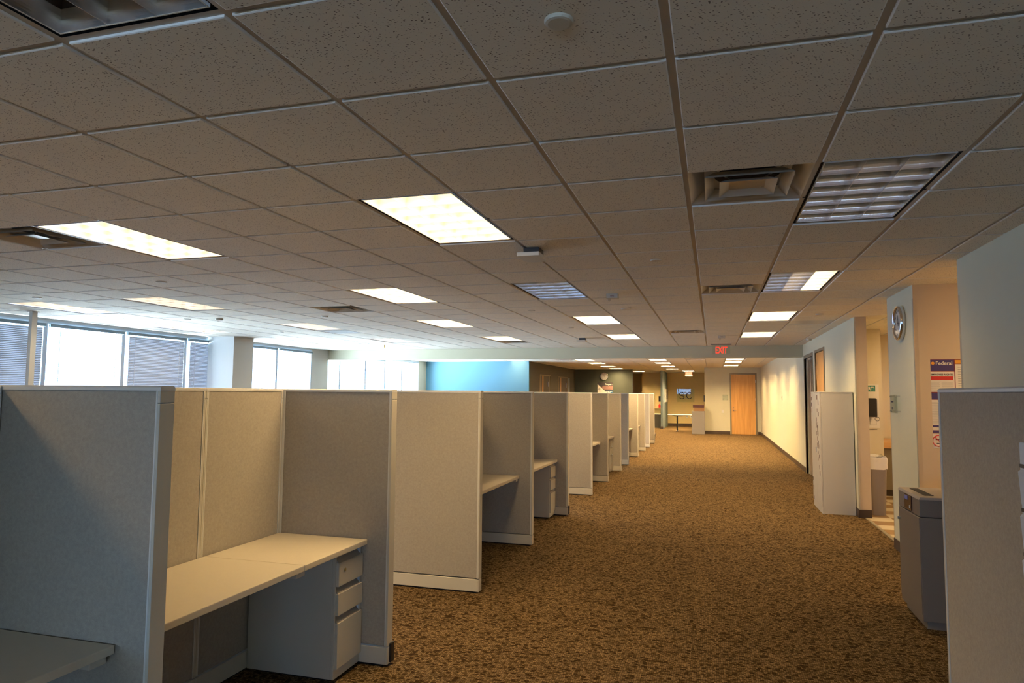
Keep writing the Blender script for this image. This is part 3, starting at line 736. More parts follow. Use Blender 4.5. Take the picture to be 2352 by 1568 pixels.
for xx in (-1.07, -.86):
    r = empty('wall_outlet', (xx-.25, 36.799, .50), 'white wall outlet under the small table, %s one' % ('left' if xx < -1 else 'right'), 'outlet', 'outlets under the table')
    MB().box(-.055, .055, -.008, 0, -.065, .065, 'white').build('plate', None, r); MB().box(-.018, .018, -.011, -.008, -.035, .035, 'recess').build('socket', None, r)
r = empty('framed_notices', (-2.299, 35.7, 1.58), 'row of narrow framed notices on the slate blue fin wall', 'notice board')
for k in range(4):
    b = MB(); b.box(0, .02, -1.25+k*.64, -.72+k*.64, -.33, .33, 'paper').box(.02, .023, -1.18+k*.64, -.8+k*.64, -.2, .25, 'grey_ink'); b.build('notice', None, r)

def clock(loc, R, axis, label):
    r = empty('wall_clock', loc, label, 'clock')
    if axis == 'x': r.rotation_euler = (0, 0, -PI/2)
    # built facing -Y
    MB().lathe([(R*.98, 0), (R, -.02), (R, -.04), (R*.95, -.052), (R*.88, -.046), (R*.86, -.03)], (0, 0, 0), 48, 'y', 'chrome', False).build('rim', None, r, smooth=True)
    MB().lathe([(R*.9, -.026), (0, -.026)], (0, 0, 0), 48, 'y', 'face', False).build('dial', None, r)
    b = MB()
    for h in range(12):
        a = math.radians(90-30*h); x, z = math.cos(a)*R*.72, math.sin(a)*R*.72
        b.box(x-.006, x+.006, -.029, -.0265, z-.011, z+.011, 'dark_ink')
    b.build('hour_marks', None, r)
    for ln, a, wd in ((.48, 100, .006), (.68, -10 if axis == 'x' else 95, .004)):
        a = math.radians(a); dx, dz = math.cos(a), math.sin(a)
        p = [(-dx*.03-dz*wd, -dz*.03+dx*wd), (-dx*.03+dz*wd, -dz*.03-dx*wd), (dx*R*ln+dz*wd*.5, dz*R*ln-dx*wd*.5), (dx*R*ln-dz*wd*.5, dz*R*ln+dx*wd*.5)]
        MB().prism(p, -.034, -.031, 'y', 'dark_ink').build('hand', None, r)
    MB().lathe([(R*.9, -.041), (0, -.041)], (0, 0, 0), 48, 'y', 'clens', False).build('lens', None, r)
    return r
clock((XR-.001, 7.88, 2.40), .178, 'x', 'large chrome-rimmed wall clock on the pale pier, seen edge-on')
clock((-4.86, YG-.001, 2.45), .185, 'y', 'small round wall clock on the dark green wall')
# purpose poster
r = empty('poster', (-4.825, YG-.001, 1.79), 'dark poster headed Purpose with a cream triangle on the dark green wall', 'poster')
MB().box(-.35, .35, -.012, 0, -.45, .38, 'dark_ink').build('poster_sheet', None, r)
MB().prism([(-.35, .30), (.15, -.16), (.15, -.45), (-.35, -.45)], -.015, -.0125, 'y', 'paper').build('cream_triangle', None, r)
MB().prism([(-.18, .15), (-.08, .22), (.35, .24), (.35, .05), (-.04, .05)], -.015, -.0125, 'y', 'photo').build('photo_band', None, r)
MB().prism([(-.0, -.01), (.35, -.0), (.35, -.45), (.16, -.45), (.16, -.17)], -.015, -.0125, 'y', 'navy').build('blue_corner', None, r)
text('lettering', 'Purpose', .1, 'paper', r, (.335, -.016, .265), bold=.003, align='RIGHT', ext=.001)
text('lettering', 'SBC', .16, 'paper', r, (.33, -.016, -.14), bold=.004, align='RIGHT', ext=.001)
MB().lathe([(.055, -.0155), (0, -.016)], (-.27, 0, .06), 20, 'y', 'grey_ink', False).build('emblem', None, r)

def exit_sign(loc, s, label, solid=False):
    r = empty('exit_sign', loc, label, 'exit sign', None)
    MB().box(-.21*s, .21*s, -.03, .03, .0, .022, 'housing').build('mounting_bar', None, r)
    if not solid:
        MB().box(-.183*s, .183*s, -.004, .004, -.205*s, 0, 'acrylic').build('panel', None, r)
        t = text('lettering', 'EXIT', .195*s, 'exitred', r, (0, -.006, -.178*s), bold=.004, align='CENTER', ext=.0015, sx=.62)
        MB().box(-.183*s, .183*s, .004, .006, -.205*s, -.19*s, 'frame_white').build('edge', None, r)
    else:
        MB().box(-.16*s, .16*s, -.01, .01, -.19*s, 0, 'exitred2').build('panel', None, r)
        MB().box(-.17*s, .17*s, -.012, .012, -.225*s, -.19*s, 'white').build('edge', None, r)
        text('lettering', 'EXIT', .16*s, 'red', r, (0, -.0115, -.165*s), align='CENTER', ext=.001, sx=.85)
exit_sign((.18, 15.3, H-.03), 1, 'red lettered EXIT sign hanging in front of the ceiling beam')
exit_sign((-1.13, 34.5, 2.755), 1, 'small glowing red exit sign in the far reception recess', True)

# ------------------------------------------------------------------ far furniture
r = empty('round_table', (-1.42, 31.6, 0), 'small white-topped table with one black pedestal leg in the far recess', 'table')
MB().box(-.55, .58, -.35, .35, .715, .745, 'laminate_white').build('table_top', None, r, bevel=.006)
MB().tube([(-.14, 0, .03), (-.14, 0, .70)], .035, 12, 'black').build('leg', None, r)
MB().prism([(-.4, .715), (.5, .715), (.0, .66), (-.25, .66)], -.04, .04, 'y', 'black').build('top_brace', None, r)
MB().box(-.19, -.09, -.28, .28, .0, .035, 'black').build('foot', None, r, bevel=.008)
r = empty('screen_divider', (-.60, 29.6, 0), 'grey fabric low divider standing at the edge of the far wall', 'divider')
MB().box(-.275, .25, 0, .35, .0, .94, 'greyfab').build('fabric_panel', None, r, bevel=.008)
MB().box(-.28, .255, -.004, .354, .94, .95, 'recess').build('top_cap', None, r)
o = MB().box(-.80, -.37, 29.65, 29.92, .952, 1.09, 'card').build('cardboard_box', None, origin=(-.6, 29.8, .952)); tag(o, 'brown cardboard box resting on the grey divider', 'box')
o2 = MB().box(-.82, -.37, 29.64, 29.93, 1.092, 1.20, 'darkred').build('storage_box', None, origin=(-.6, 29.8, 1.092)); tag(o2, 'dark maroon box stacked on the cardboard box', 'box')
o = MB().box(-.47, -.42, 36.0, 36.35, 1.28, 1.6, 'black').build('wall_monitor', None, bevel=.01); tag(o, 'black wall-mounted screen seen edge-on beside the logo sign', 'monitor')
MB().box(-.42, -.345, 36.1, 36.25, 1.4, 1.5, 'black').build('wall_bracket', None, o)
bpy.data.objects['wall_bracket'].matrix_parent_inverse = Matrix()
r = empty('kitchen_cabinet', (-2.72, 34.6, 0), 'olive base cabinet with pale counter left of the slate fin wall', 'cabinet')
MB().box(-.35, .31, -.3, .35, .0, .64, 'olive').build('body', None, r)
MB().box(-.37, .31, -.33, .37, .64, .68, 'laminate_white').build('worktop', None, r)
MB().box(-.35, .31, .3, .37, .68, .93, 'wall_yellow').build('backsplash', None, r); MB().box(-.36, .31, .25, .4, .93, .965, 'tanwood').build('ledge', None, r)
o = MB().box(-3.06, -2.42, 38.0, 38.48, 1.6, 2.76, 'beige_fin').build('wall_cabinet', None, bevel=.005); tag(o, 'tan upper wall cabinet on the yellow kitchenette wall', 'cabinet')
MB().box(-3.04, -2.74, 37.98, 38.0, 1.62, 2.74, 'beige_fin').build('door', None, o); MB().box(-2.72, -2.44, 37.98, 38.0, 1.62, 2.74, 'beige_fin').build('door', None, o)
o = MB().box(-2.57, -2.41, 34.2, 34.3, 1.28, 1.55, 'black').build('towel_dispenser', None, bevel=.01); tag(o, 'black dispenser on the left face of the slate fin wall', 'dispenser')
o = MB().lathe([(.0, 0), (.05, 0), (.05, .13), (.02, .16), (.02, .2), (0, .2)], (-2.58, 34.93, .966), 14, 'z', 'redbottle').build('bottle', None); tag(o, 'red bottle standing on the kitchenette ledge', 'bottle')
r = empty('waste_basket', (-2.02, 23.75, 0), 'small black waste basket at the far end of the cubicle row', 'waste basket')
MB().lathe([(.095, 0), (.13, .3), (.125, .3), (.09, .01), (0, .01)], (0, 0, 0), 24, 'z', 'black').build('bucket', None, r)
MB().lathe([(.132, .285), (.14, .30), (.135, .33), (.12, .34), (.12, .3)], (0, 0, 0), 24, 'z', 'bin', False).build('liner', None, r)

# ------------------------------------------------------------------ partitions
XE, XS = -1.905, -2.68
TH = .07
def partition(name, length, label, group, loc, rz, ends=(True, True), black_end=False):
    """local: runs along +X from 0 to length, faces at y=0 and y=TH"""
    r = empty(name, loc, label, 'partition', group, rz)
    e0, e1 = (.012 if ends[0] else 0), (.012 if ends[1] else 0)
    s0, s1 = (.008 if ends[0] else .0), (.008 if ends[1] else .0)
    MB().box(e0+s0, length-e1-s1, .004, TH-.004, .12, PH-.018, 'fabric').build('fabric_panel', None, r, bevel=.003)
    b = MB(); b.prism([(0, PH-.018), (TH, PH-.018), (TH, PH-.006), (TH-.008, PH), (.008, PH), (0, PH-.006)], 0, length, 'x', 'trim_light'); b.build('top_cap', None, r)
    MB().box(e0, length-e1, .0, TH, .012, .112, 'trim').build('base_raceway', None, r, bevel=.003)
    MB().box(.03, length-.03, .012, TH-.012, .0, .014, 'blackgap').build('kick_gap', None, r)
    for k, (on, a, c, sa, sc) in enumerate(((ends[0], 0, e0, e0, e0+s0), (ends[1], length-e1, length, length-e1-s1, length-e1))):
        if not on: continue
        b = MB(); b.box(a, c, .0, TH, .118, PH-.064, 'trim').box(a, c, 0, TH, PH-.061, PH-.018, 'trim').box(a, c, 0, TH, .012, .112, 'trim')
        b.box(sa, sc, .0, TH, .118, PH-.018, 'trim_light'); b.build('end_trim', None, r, bevel=.002)
    if black_end: MB().box(length-.004, length+.012, .03, TH+.004, .02, .13, 'black').build('end_clip', None, r)
    return r
EY = [2.004, 3.856, 5.45, 7.29, 9.20, 11.13, 12.90, 14.78, 16.15, 18.28, 20.2, 21.68, 23.45]
ELAB = ['cubicle end panel nearest the camera on left, large blue-grey face', 'cubicle end panel with black foot clip, right of the big desk',
 'wide tan cubicle panel facing the camera across the first gap', 'shaded cubicle panel with a desk tip in front, fourth from the camera',
 'cubicle panel with black foot clip, fifth from the camera', 'pale tan cubicle panel facing the second gap', 'cubicle panel seventh from the camera, shaded face',
 'cubicle panel eighth from the camera, beside drawers', 'grey-faced cubicle panel at the third gap', 'cubicle panel tenth from the camera',
 'cubicle panel eleventh from the camera, beside far drawers', 'slim pale cubicle panel at the fourth gap', 'farthest cubicle panel beside the black waste basket']
for k, (y, lab) in enumerate(zip(EY, ELAB)):
    L = XE-(XS-TH)
    if k == 2: L += .03
    r = partition('cubicle_partition', L, lab, 'cubicle end panels along the aisle', (XS-TH, y, 0), 0, ends=(False, True), black_end=k in (1, 4))
    b = MB()
    b.box(TH, TH+.016, -.006, 0, .0, PH-.004, 'trim_light'); b.box(TH, TH+.016, TH, TH+.006, .0, PH-.004, 'trim_light')
    b.build('corner_trim', None, r, bevel=.002)
pods = [(.15, 2.004), (2.074, 3.1475), (3.149, 3.856), (5.52, 7.29), (7.36, 9.20), (11.20, 12.90), (12.97, 14.78), (16.22, 18.28), (18.35, 20.2), (21.75, 23.45)]
PLAB = ['back panel of the nearest left bay at the picture edge', 'left half of the tan back panel behind the big desk', 'right half of the tan back panel behind the big desk',
 'back panel behind the desk tip past the wide tan panel', 'back panel behind the first distant drawers', 'back panel of the bay after the second gap', 'back panel of the bay with the second distant drawers',
 'back panel of the bay after the third gap', 'back panel of the bay with farthest drawers', 'back panel of the last bay']
for (a, c), lab in zip(pods, PLAB):
    partition('back_partition', c-a, lab, 'cubicle back panels', (XS, a, 0), PI/2)
# worksurfaces
XF = -2.05
def desk(a, c, label, seam=None, zt=.747, end=True):
    r = empty('worksurface', (0, a, 0), label, 'desk', 'putty worksurfaces in the cubicles')
    L = c-a
    if seam:
        for p, q in ((0, seam-a-.001), (seam-a+.001, L)):
            MB().box(XS+.002, XF, p, q, zt-.031, zt, 'laminate').build('top', None, r, bevel=.003)
        ys = [seam-a]
    else:
        MB().box(XS+.002, XF, 0, L, zt-.031, zt, 'laminate').build('top', None, r, bevel=.003); ys = []
    for y in ys:
        MB().prism([(XS+.002, zt-.031), (XF-.06, zt-.031), (XF-.06, zt-.055), (XF-.14, zt-.06), (XS+.3, zt-.11), (XS+.2, zt-.20), (XS+.002, zt-.22)], y-.012, y-.009, 'y', 'metalp').build('cantilever_bracket', None, r)
        MB().box(XF-.1, XF-.01, y-.06, y+.02, zt-.058, zt-.031, 'metalp').build('flat_bracket', None, r, bevel=.004)
    if end: MB().box(XF-.09, XF-.012, L-.09, L-.02, zt-.058, zt-.031, 'metalp').build('flat_bracket', None, r, bevel=.004)
    return r
desk(.30, 2.0, 'dark shaded desk corner at the lower left of the picture')
desk(2.077, 3.853, 'large lit putty desk in the open bay with drawers', seam=3.18, end=False)
desk(5.524, 7.286, 'desk tip showing behind the wide tan panel')
desk(7.364, 9.196, 'desk above the second drawer pedestal', end=False)
desk(11.204, 12.896, 'desk in the first bay after the second gap')
desk(12.974, 14.776, 'desk above the third drawer pedestal', end=False)
desk(16.224, 18.276, 'desk in the first bay after the third gap')
desk(18.354, 20.196, 'desk above the farthest drawer pedestal', end=False)
def pedestal(y1, label, w=.295):
    """drawers face the aisle (+X); far side sits against the panel at y1"""
    r = empty('drawer_pedestal', (-2.09, y1-w, 0), label, 'drawer pedestal', 'three-drawer pedestals under the desks')
    MB().box(-.575, -.02, 0, w, .018, .712, 'metalp').box(-.02, 0, 0, .01, .018, .712, 'metalp').box(-.02, 0, w-.01, w, .018, .712, 'metalp').box(-.02, 0, .01, w-.01, .70, .712, 'metalp').build('body', None, r, bevel=.002)
    MB().box(-.02, .0, .01, w-.01, .018, .072, 'metalp').build('plinth', None, r)
    for za, zb in ((.533, .664), (.370, .492), (.076, .328)):
        d = MB().box(-.018, .018, .008, w-.008, za, zb, 'metalp').build('drawer', None, r, bevel=.002)
        MB().prism([(-.016, zb), (.014, zb), (-.004, zb+.018), (-.016, zb+.034)], .012, w-.03, 'y', 'recess').build('drawer_pull', None, d)
        MB().box(-.016, .004, w-.03, w-.012, zb, zb+.034, 'holder').build('pull_end', None, d)
    MB().lathe([(.010, .015), (.010, .0215), (.004, .0225), (0, .0225)], (0, .075, .617), 14, 'x', 'brass').build('lock', None, r)
    MB().box(-.5, -.03, .03, w-.03, 0, .02, 'blackgap').build('base_gap', None, r)
    return r
pedestal(3.85, 'grey three-drawer pedestal under the large lit desk')
pedestal(9.195, 'slim drawer pedestal seen past the fourth cubicle panel')
pedestal(14.775, 'distant drawer pedestal past the seventh cubicle panel')
pedestal(20.195, 'farthest drawer pedestal in the cubicle row')

# right foreground panel
R0 = partition('cubicle_partition', 2.2, 'tall blue-grey cubicle panel at the right foreground edge', 'right foreground cubicle panel', (1.0, 3.61, 0), -PI/2)
R0.scale = (1, 1, 1.012)
r = empty('wall_file_holder', (1.0, 2.66, 0), 'pale plastic slotted file holder hanging on the right foreground panel', 'file holder')
MB().box(-.032, -.001, -.55, .0, .70, 1.50, 'holder').build('backplate', None, r, bevel=.004)
for k in range(5):
    zt = 1.424-k*.143
    MB().prism([(-.032, zt-.012), (-.034, zt-.012), (-.042, zt-.02), (-.036, zt-.125), (-.032, zt-.125)], -.54, -.012, 'y', 'holder').build('pocket', None, r)
    MB().box(-.036, -.031, -.545, -.008, zt-.006, zt+.006, 'black').build('slot', None, r)

# ------------------------------------------------------------------ right-side furniture
# tall two-door cabinet
r = empty('storage_cabinet', (1.44, 10.52, 0), 'tall grey two-door metal cabinet covered with word magnets against right wall', 'cabinet')
MB().box(.02, .43, 0, .86, .0, 1.685, 'cabinet').build('body', None, r, bevel=.003)
MB().box(.0, .43, -.004, .864, 1.685, 1.70, 'cabinet').build('top', None, r, bevel=.003)
MB().box(.0, .018, .004, .428, .10, 1.68, 'cabinet').build('door', None, r, bevel=.002); d2 = MB().box(.0, .018, .432, .856, .10, 1.68, 'cabinet').build('door', None, r, bevel=.002)
MB().box(-.012, .0, .40, .425, .82, .90, 'alu').build('handle', None, r)
MB().box(.006, .02, .002, .858, 0, .095, 'cabinet').build('kick_panel', None, r)
# word magnets on the doors
mags = [(11.32, 1.60, .05, .05), (11.32, 1.51, .06, .06), (11.28, 1.42, .03, .06), (10.76, 1.62, .07, .07), (10.66, 1.55, .03, .07), (10.76, 1.43, .03, .05), (10.64, 1.38, .04, .06),
 (10.86, 1.30, .035, .06), (10.82, 1.22, .03, .08), (10.76, 1.17, .035, .09), (10.84, 1.10, .03, .06), (10.78, 1.03, .03, .06), (10.72, 1.10, .03, .06), (10.70, .98, .03, .05), (10.80, .93, .03, .07), (10.68, .92, .03, .06),
 (10.76, .83, .03, .04), (10.66, .78, .03, .05), (10.64, .63, .04, .06), (10.62, .55, .04, .06), (10.78, .74, .03, .05), (11.33, .40, .03, .05), (11.30, .27, .035, .06), (11.28, .12, .03, .05)]
for k, (y, z, w_, h_) in enumerate(mags):
    z += .0
    o = MB().box(-.0035, -.0005, -w_/2, w_/2, -h_/2, h_/2, 'magnet').build('magnet', None)
    o.location = (1.44, y, z)
    tag(o, 'small dark word magnet stuck on the tall grey cabinet doors', 'magnet', 'word magnets on the cabinet')
# paper shredder
r = empty('paper_shredder', (1.41, 5.60, 0), 'grey floor-standing paper shredder with dark control panel behind the right panel', 'shredder')
MB().box(.0, .46, 0, .58, .055, .78, 'shred').build('cabinet_body', None, r, bevel=.003)
MB().box(.03, .46, .02, .56, .0, .055, 'shred').build('base', None, r)
MB().box(-.004, .0, .01, .57, .10, .775, 'shred').build('front_door', None, r)
MB().box(0, .46, 0, .58, .785, .905, 'shred').build('top_housing', None, r, bevel=.003)
MB().prism([(-.004, .905), (.004, .925), (.456, .925), (.464, .905)], -.004, .584, 'y', 'shredtop').build('lid', None, r, bevel=.002)
MB().box(.06, .12, .10, .50, .924, .928, 'blackgap').build('feed_slot', None, r)
p = MB().box(-.006, .0, .20, .385, .795, .905, 'screen').build('control_panel', None, r)
MB().box(-.008, -.006, .29, .37, .865, .895, 'bluelight').build('display', None, p); MB().box(-.008, -.006, .23, .25, .81, .83, 'white').build('button', None, p)
MB().lathe([(.0, -.02), (.01, -.018), (.01, 0)], (-.004, .54, .69), 12, 'x', 'alu').build('door_knob', None, r)
# trash bin with bag
r = empty('trash_bin', (2.17, 10.62, 0), 'tall slim grey trash bin with white liner in the break room doorway', 'trash bin')
def loop(hx, hy, z, n=32, k=.35, jit=0):
    out = []
    for i in range(n):
        a = 2*PI*i/n; c, s = math.cos(a), math.sin(a)
        x = hx*math.copysign(abs(c)**k, c); y = hy*math.copysign(abs(s)**k, s)
        out.append((x, y+hy, z+(random.uniform(-jit, jit) if jit else 0)))
    return out
def loft(b, loops, mat):
    n = len(loops[0]); vs = [p for l in loops for p in l]
    b.add(vs, [(k*n+i, k*n+(i+1) % n, (k+1)*n+(i+1) % n, (k+1)*n+i) for k in range(len(loops)-1) for i in range(n)], mat)
b = MB(); loft(b, [loop(.105, .22, 0), loop(.108, .225, .02), loop(.14, .255, .73), loop(.15, .262, .735), loop(.15, .262, .755), loop(.135, .25, .755), loop(.10, .21, .03)], 'bin')
b.add(loop(.104, .218, .002), [tuple(range(32))], 'bin'); b.build('bucket', None, r)
b = MB(); loft(b, [loop(.146, .262, .635, jit=.012), loop(.153, .266, .66, jit=.004), loop(.15, .266, .70), loop(.158, .27, .735), loop(.157, .27, .765), loop(.15, .262, .775, jit=.01), loop(.14, .255, .805, jit=.014), loop(.125, .24, .80, jit=.014), loop(.115, .23, .72)], 'bag')
b.build('liner', None, r, smooth=True)
# alert poster & dispenser & counter
r = empty('poster', (2.4, 12.299, 1.48), 'white alert poster with green banner on the break room wall', 'poster')
MB().box(-.17, .17, -.004, 0, -.35, .35, 'paper').build('poster_sheet', None, r)
MB().box(-.15, .12, -.006, -.0042, .235, .335, 'teal').build('banner', None, r)
text('lettering', 'ALERT!', .085, 'paper', r, (.11, -.0065, .255), bold=.002, align='RIGHT', ext=.0005, sx=.75)
b = MB()
for k in range(3): b.box(.0, .13, -.0052, -.0042, .10-k*.24, .105-k*.24, 'dark_ink')
for z0 in (-.07, -.30):
    b.box(.03, .032, -.0052, -.0042, z0, z0+.14, 'dark_ink').box(.12, .122, -.0052, -.0042, z0, z0+.14, 'dark_ink').box(.03, .12, -.0052, -.0042, z0+.138, z0+.14, 'dark_ink').box(.03, .12, -.0052, -.0042, z0, z0+.002, 'dark_ink')
b.prism([(.055, -.03), (.075, -.01), (.095, -.03)], -.0052, -.0042, 'y', 'grey_ink').build('printed_diagrams', None, r)
r = empty('towel_dispenser', (2.42, 12.18, 1.31), 'black towel dispenser in front of the alert poster', 'dispenser')
MB().box(-.13, .08, -.1, .11, 0, .30, 'black').build('housing', None, r, bevel=.02)
MB().tube([(.09+.035*math.cos(a), -.02, -.03+.03*math.sin(a)) for a in [k*2*PI/12 for k in range(13)]], .004, 6, 'black').build('lever', None, r)
r = empty('kitchen_counter', (2.66, 12.6, 0), 'wood-edged counter with dark base at the back of the break room', 'counter')
MB().box(0, 1.6, 0, .95, .79, .90, 'tanwood').build('worktop', None, r, bevel=.003)
MB().box(.02, 1.6, .06, .95, .11, .79, 'taupe').build('base', None, r); MB().box(.02, 1.6, .12, .95, .0, .11, 'darkbase').build('kick', None, r)
# poster wall
PY = 7.449
r = empty('poster', (2.30, PY, 1.65), 'labor law poster headed Federal and Employee Rights with purple and red blocks', 'poster')
MB().box(-.325, .40, -.004, 0, -.352, .352, 'maroon').build('poster_sheet', None, r)
b = MB()
yb = -.0055
def cell(x0, x1, z0, z1, mat): b.box(x0, x1, yb, -.0042, z0, z1, mat)
cell(-.318, -.09, .245, .347, 'purple'); cell(-.315, -.09, .04, .235, 'paper'); b.box(-.308, -.1, yb-.0004, -.0042, .155, .19, 'red')
cell(-.315, -.09, -.03, .03, 'purple'); cell(-.315, -.09, -.275, -.035, 'paper'); cell(-.315, -.09, -.295, -.277, 'purple'); cell(-.315, -.09, -.325, -.297, 'paper'); cell(-.315, -.09, -.348, -.327, 'purple')
cell(-.082, .39, .31, .345, 'orange'); cell(-.082, .39, -.345, .305, 'paper')
b.build('printed_panels', None, r)
b = MB(); yb = -.0062
for k in range(9): cell(-.30, -.22 if k % 2 else -.215, .05+k*.010, .052+k*.010, 'grey_ink'); cell(-.2, -.105, .05+k*.010, .052+k*.010, 'grey_ink')
for k in range(20): cell(-.295, -.115, -.262+k*.0105, -.259+k*.0105, 'grey_ink')
for k in range(28): cell(-.06, .36, -.32+k*.022, -.314+k*.022, 'grey_ink')
b.build('printed_lines', None, r)
text('lettering', 'Federal', .048, 'paper', r, (-.245, -.0065, .30), bold=.001, ext=.0004)
text('lettering', 'EMPLOYEE RIGHTS', .0225, 'dark_ink', r, (-.29, -.0065, .20), ext=.0004, bold=.0004)
text('lettering', 'THE L', .028, 'dark_ink', r, (-.035, -.0065, .318), ext=.0004, bold=.001)
MB().lathe([(.015, -.0065), (0, -.007)], (-.268, 0, .315), 12, 'y', 'orange', False).build('emblem', None, r)
r = empty('no_smoking_sign', (2.06, PY, 1.225), 'white no smoking sign with red crossed circle below the labor poster', 'sign')
MB().box(-.075, .085, -.003, 0, -.068, .066, 'paper').build('sheet', None, r)
circ = [(.052*math.cos(k*2*PI/32), -.005, .052*math.sin(k*2*PI/32)) for k in range(33)]
MB().tube(circ, .004, 6, 'red').build('red_circle', None, r)
MB().tube([(-.034, -.005, .038), (.034, -.005, -.038)], .004, 6, 'red').build('red_bar', None, r)
MB().box(-.028, .03, -.0045, -.003, .008, .016, 'dark_ink').box(-.02, .034, -.0045, -.003, -.028, -.021, 'dark_ink').build('cigarette', None, r)
# glass room sign on pier
r = empty('room_sign', (XR-.001, 8.16, 1.565), 'small glass room sign on standoffs at the edge of the clock pier', 'sign')
MB().box(-.035, -.029, -.14, .14, -.097, .097, 'acrylic').build('glass_plate', None, r)
MB().box(-.038, -.0355, .0, .1, .015, .03, 'dark_ink').box(-.038, -.0355, .04, .07, -.06, -.035, 'dark_ink').build('lettering', None, r)
for sy in (-1, 1):
    for sz in (-1, 1): MB().lathe([(0, -.045), (.009, -.044), (.009, 0)], (0, sy*.12, sz*.08), 10, 'x', 'chrome').build('standoff', None, r)
r = empty('thermostat', (XR-.001, 20.8, 1.56), 'tiny thermostat on the long scalloped right wall', 'thermostat')
MB().box(-.02, 0, -.04, .04, -.06, .06, 'offwhite').build('housing', None, r, bevel=.004)
MB().box(-.022, -.02, -.02, .02, 0, .03, 'recess').build('display', None, r)

# ------------------------------------------------------------------ enclosing walls behind the camera
struct(MB().box(XL, 5.1, -10.15, -9.9, 0, .78, 'wall').box(XL, 5.1, -10.15, -9.9, 2.7, H, 'wall').build('wall_rear'), 'glazed wall far behind the camera', 'wall')
struct(MB().box(XL, 5.1, -10.2, Y0-10*G, H, H+.02, 'tbar').build('ceiling'), 'ceiling behind the camera', 'ceiling')
struct(MB().box(XL, XL+2*1.46, -10.15, -9.9, .78, 2.7, 'wall').box(XL+5*1.46, XL+8*1.46, -10.15, -9.9, .78, 2.7, 'wall').build('wall_rear'), 'unseen solid parts of the rear wall, laid out to cut daylight', 'wall')  # unseen solid bays, sized to hold back daylight from behind
for k in (2, 3, 4, 8, 9):
    xa = XL+k*1.46
    r = empty('window_%d' % (13+k), (xa+.73, -9.9, .78), 'window in the glazed wall behind the camera', 'window'); r['kind'] = 'structure'
    MB().box(-.73, -.69, -.1, 0, 0, 1.92, 'mullion').box(.69, .73, -.1, 0, 0, 1.92, 'mullion').box(-.69, .69, -.1, 0, 0, .05, 'mullion').box(-.69, .69, -.1, 0, 1.87, 1.92, 'mullion').build('window_frame', None, r)
    MB().box(-.69, .69, -.07, -.062, .05, 1.87, 'glasspane').build('pane', None, r)
troffer(X0-6.5*G, Y0-2*G, H, '111', 'lit ceiling light just outside the left edge of the picture')
struct(MB().box(5.1, 5.2, -11, 39, 0, H, 'wall').build('wall_outer'), 'outer wall on the right', 'wall')
struct(MB().box(-10.6, 5.2, 38.8, 38.95, 0, 3.05, 'wall_yellow').build('wall_end'), 'end wall of the floor', 'wall')
struct(MB().box(-10.6, -10.45, 23.4, 39, 0, 3.05, 'wall').build('wall_outer'), 'outer wall on the far left', 'wall')
struct(MB().box(2.01, 5.2, 14.2, 14.3, 0, H, 'wall').build('wall_divider'), 'wall behind the wood door', 'wall')
# lights of the break room and the alcove
for cx, cy, lab in ((3.4, 9.2, 'lit ceiling light of the break room'), (3.6, 11.6, 'second lit ceiling light of the break room'), (3.5, 6.75, 'lit ceiling light inside the alcove')):
    r = empty('ceiling_light', (cx, cy, H-.012), lab, 'ceiling light')
    MB().box(-.3, .3, -.6, .6, -.03, 0, 'frame_white').build('frame', None, r)
    MB().box(-.27, .27, -.57, .57, -.034, -.03, 'lamp_warm').build('lamp', None, r)

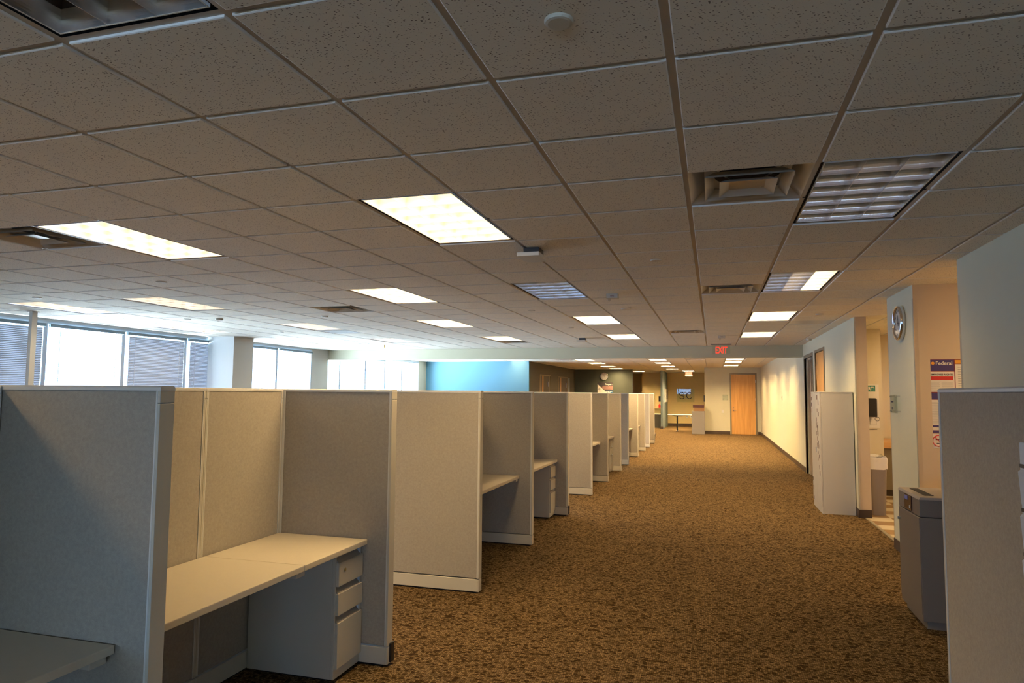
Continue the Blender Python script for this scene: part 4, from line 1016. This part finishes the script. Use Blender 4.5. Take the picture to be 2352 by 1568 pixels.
# ------------------------------------------------------------------ daylight
wd = bpy.data.worlds.new('World'); S.world = wd; wd.use_nodes = True
bg = wd.node_tree.nodes['Background']; bg.inputs['Strength'].default_value = 1.0
_t = wd.node_tree; _tc = _t.nodes.new('ShaderNodeTexCoord'); _sx = _t.nodes.new('ShaderNodeSeparateXYZ'); _rp = _t.nodes.new('ShaderNodeValToRGB')
_t.links.new(_tc.outputs['Generated'], _sx.inputs[0])
_mr = _t.nodes.new('ShaderNodeMapRange'); _mr.inputs[1].default_value = -1; _mr.inputs[2].default_value = 1; _t.links.new(_sx.outputs['Z'], _mr.inputs[0]); _t.links.new(_mr.outputs[0], _rp.inputs['Fac'])
SKY = 32.0
for _e, (_p, _c) in zip((_rp.color_ramp.elements[0], _rp.color_ramp.elements.new(.41), _rp.color_ramp.elements.new(.45), _rp.color_ramp.elements[1] if len(_rp.color_ramp.elements) < 3 else _rp.color_ramp.elements[-1]),
        ((0, (2.6, 3.1, 3.6)), (.41, (2.3, 2.8, 3.3)), (.45, (.20, .32, .54)), (1, (.26, .44, .80)))):
    _e.position = _p; _e.color = (*_c, 1)
_vm = _t.nodes.new('ShaderNodeVectorMath'); _vm.operation = 'SCALE'; _vm.inputs['Scale'].default_value = SKY
_t.links.new(_rp.outputs['Color'], _vm.inputs[0]); _t.links.new(_vm.outputs[0], bg.inputs['Color'])
for k, (ya, yb, x) in enumerate(((6.53, 15.23, XL-.3), (15.9, 22.74, -10.55))):
    l = bpy.data.lights.new('window_portal', 'AREA'); l.shape = 'RECTANGLE'; l.size = 1.94; l.size_y = yb-ya
    l.cycles.is_portal = True
    o = bpy.data.objects.new('window_portal', l); C.objects.link(o); o.location = (x, (ya+yb)/2, 1.75); o.rotation_euler = (0, -PI/2, 0)
l = bpy.data.lights.new('window_portal', 'AREA'); l.shape = 'RECTANGLE'; l.size = 14.9; l.size_y = 1.94; l.cycles.is_portal = True
o = bpy.data.objects.new('window_portal', l); C.objects.link(o); o.location = ((XL+5.1)/2, -10.2, 1.75); o.rotation_euler = (PI/2, 0, 0)

# ------------------------------------------------------------------ camera
cam = bpy.data.cameras.new('Camera'); co = bpy.data.objects.new('Camera', cam); C.objects.link(co)
cam.sensor_width = 36; cam.lens = 24; cam.clip_start = .02
yaw, pit, rol = .28638, .07512, .00781
cy, sy, cp, sp, cr, sr = math.cos(yaw), math.sin(yaw), math.cos(pit), math.sin(pit), math.cos(rol), math.sin(rol)
fw = Vector((-sy*cp, cy*cp, sp)); rt = Vector((cy, sy, 0)); up = rt.cross(fw)
r2 = cr*rt+sr*up; u2 = -sr*rt+cr*up
mt = Matrix(((r2.x, u2.x, -fw.x, 0), (r2.y, u2.y, -fw.y, 0), (r2.z, u2.z, -fw.z, EYE), (0, 0, 0, 1)))
co.matrix_world = mt
S.camera = co
S.view_settings.view_transform = 'Standard'; S.view_settings.look = 'None'
S.view_settings.exposure = -0.6; S.view_settings.gamma = 1; S.view_settings.use_curve_mapping = False
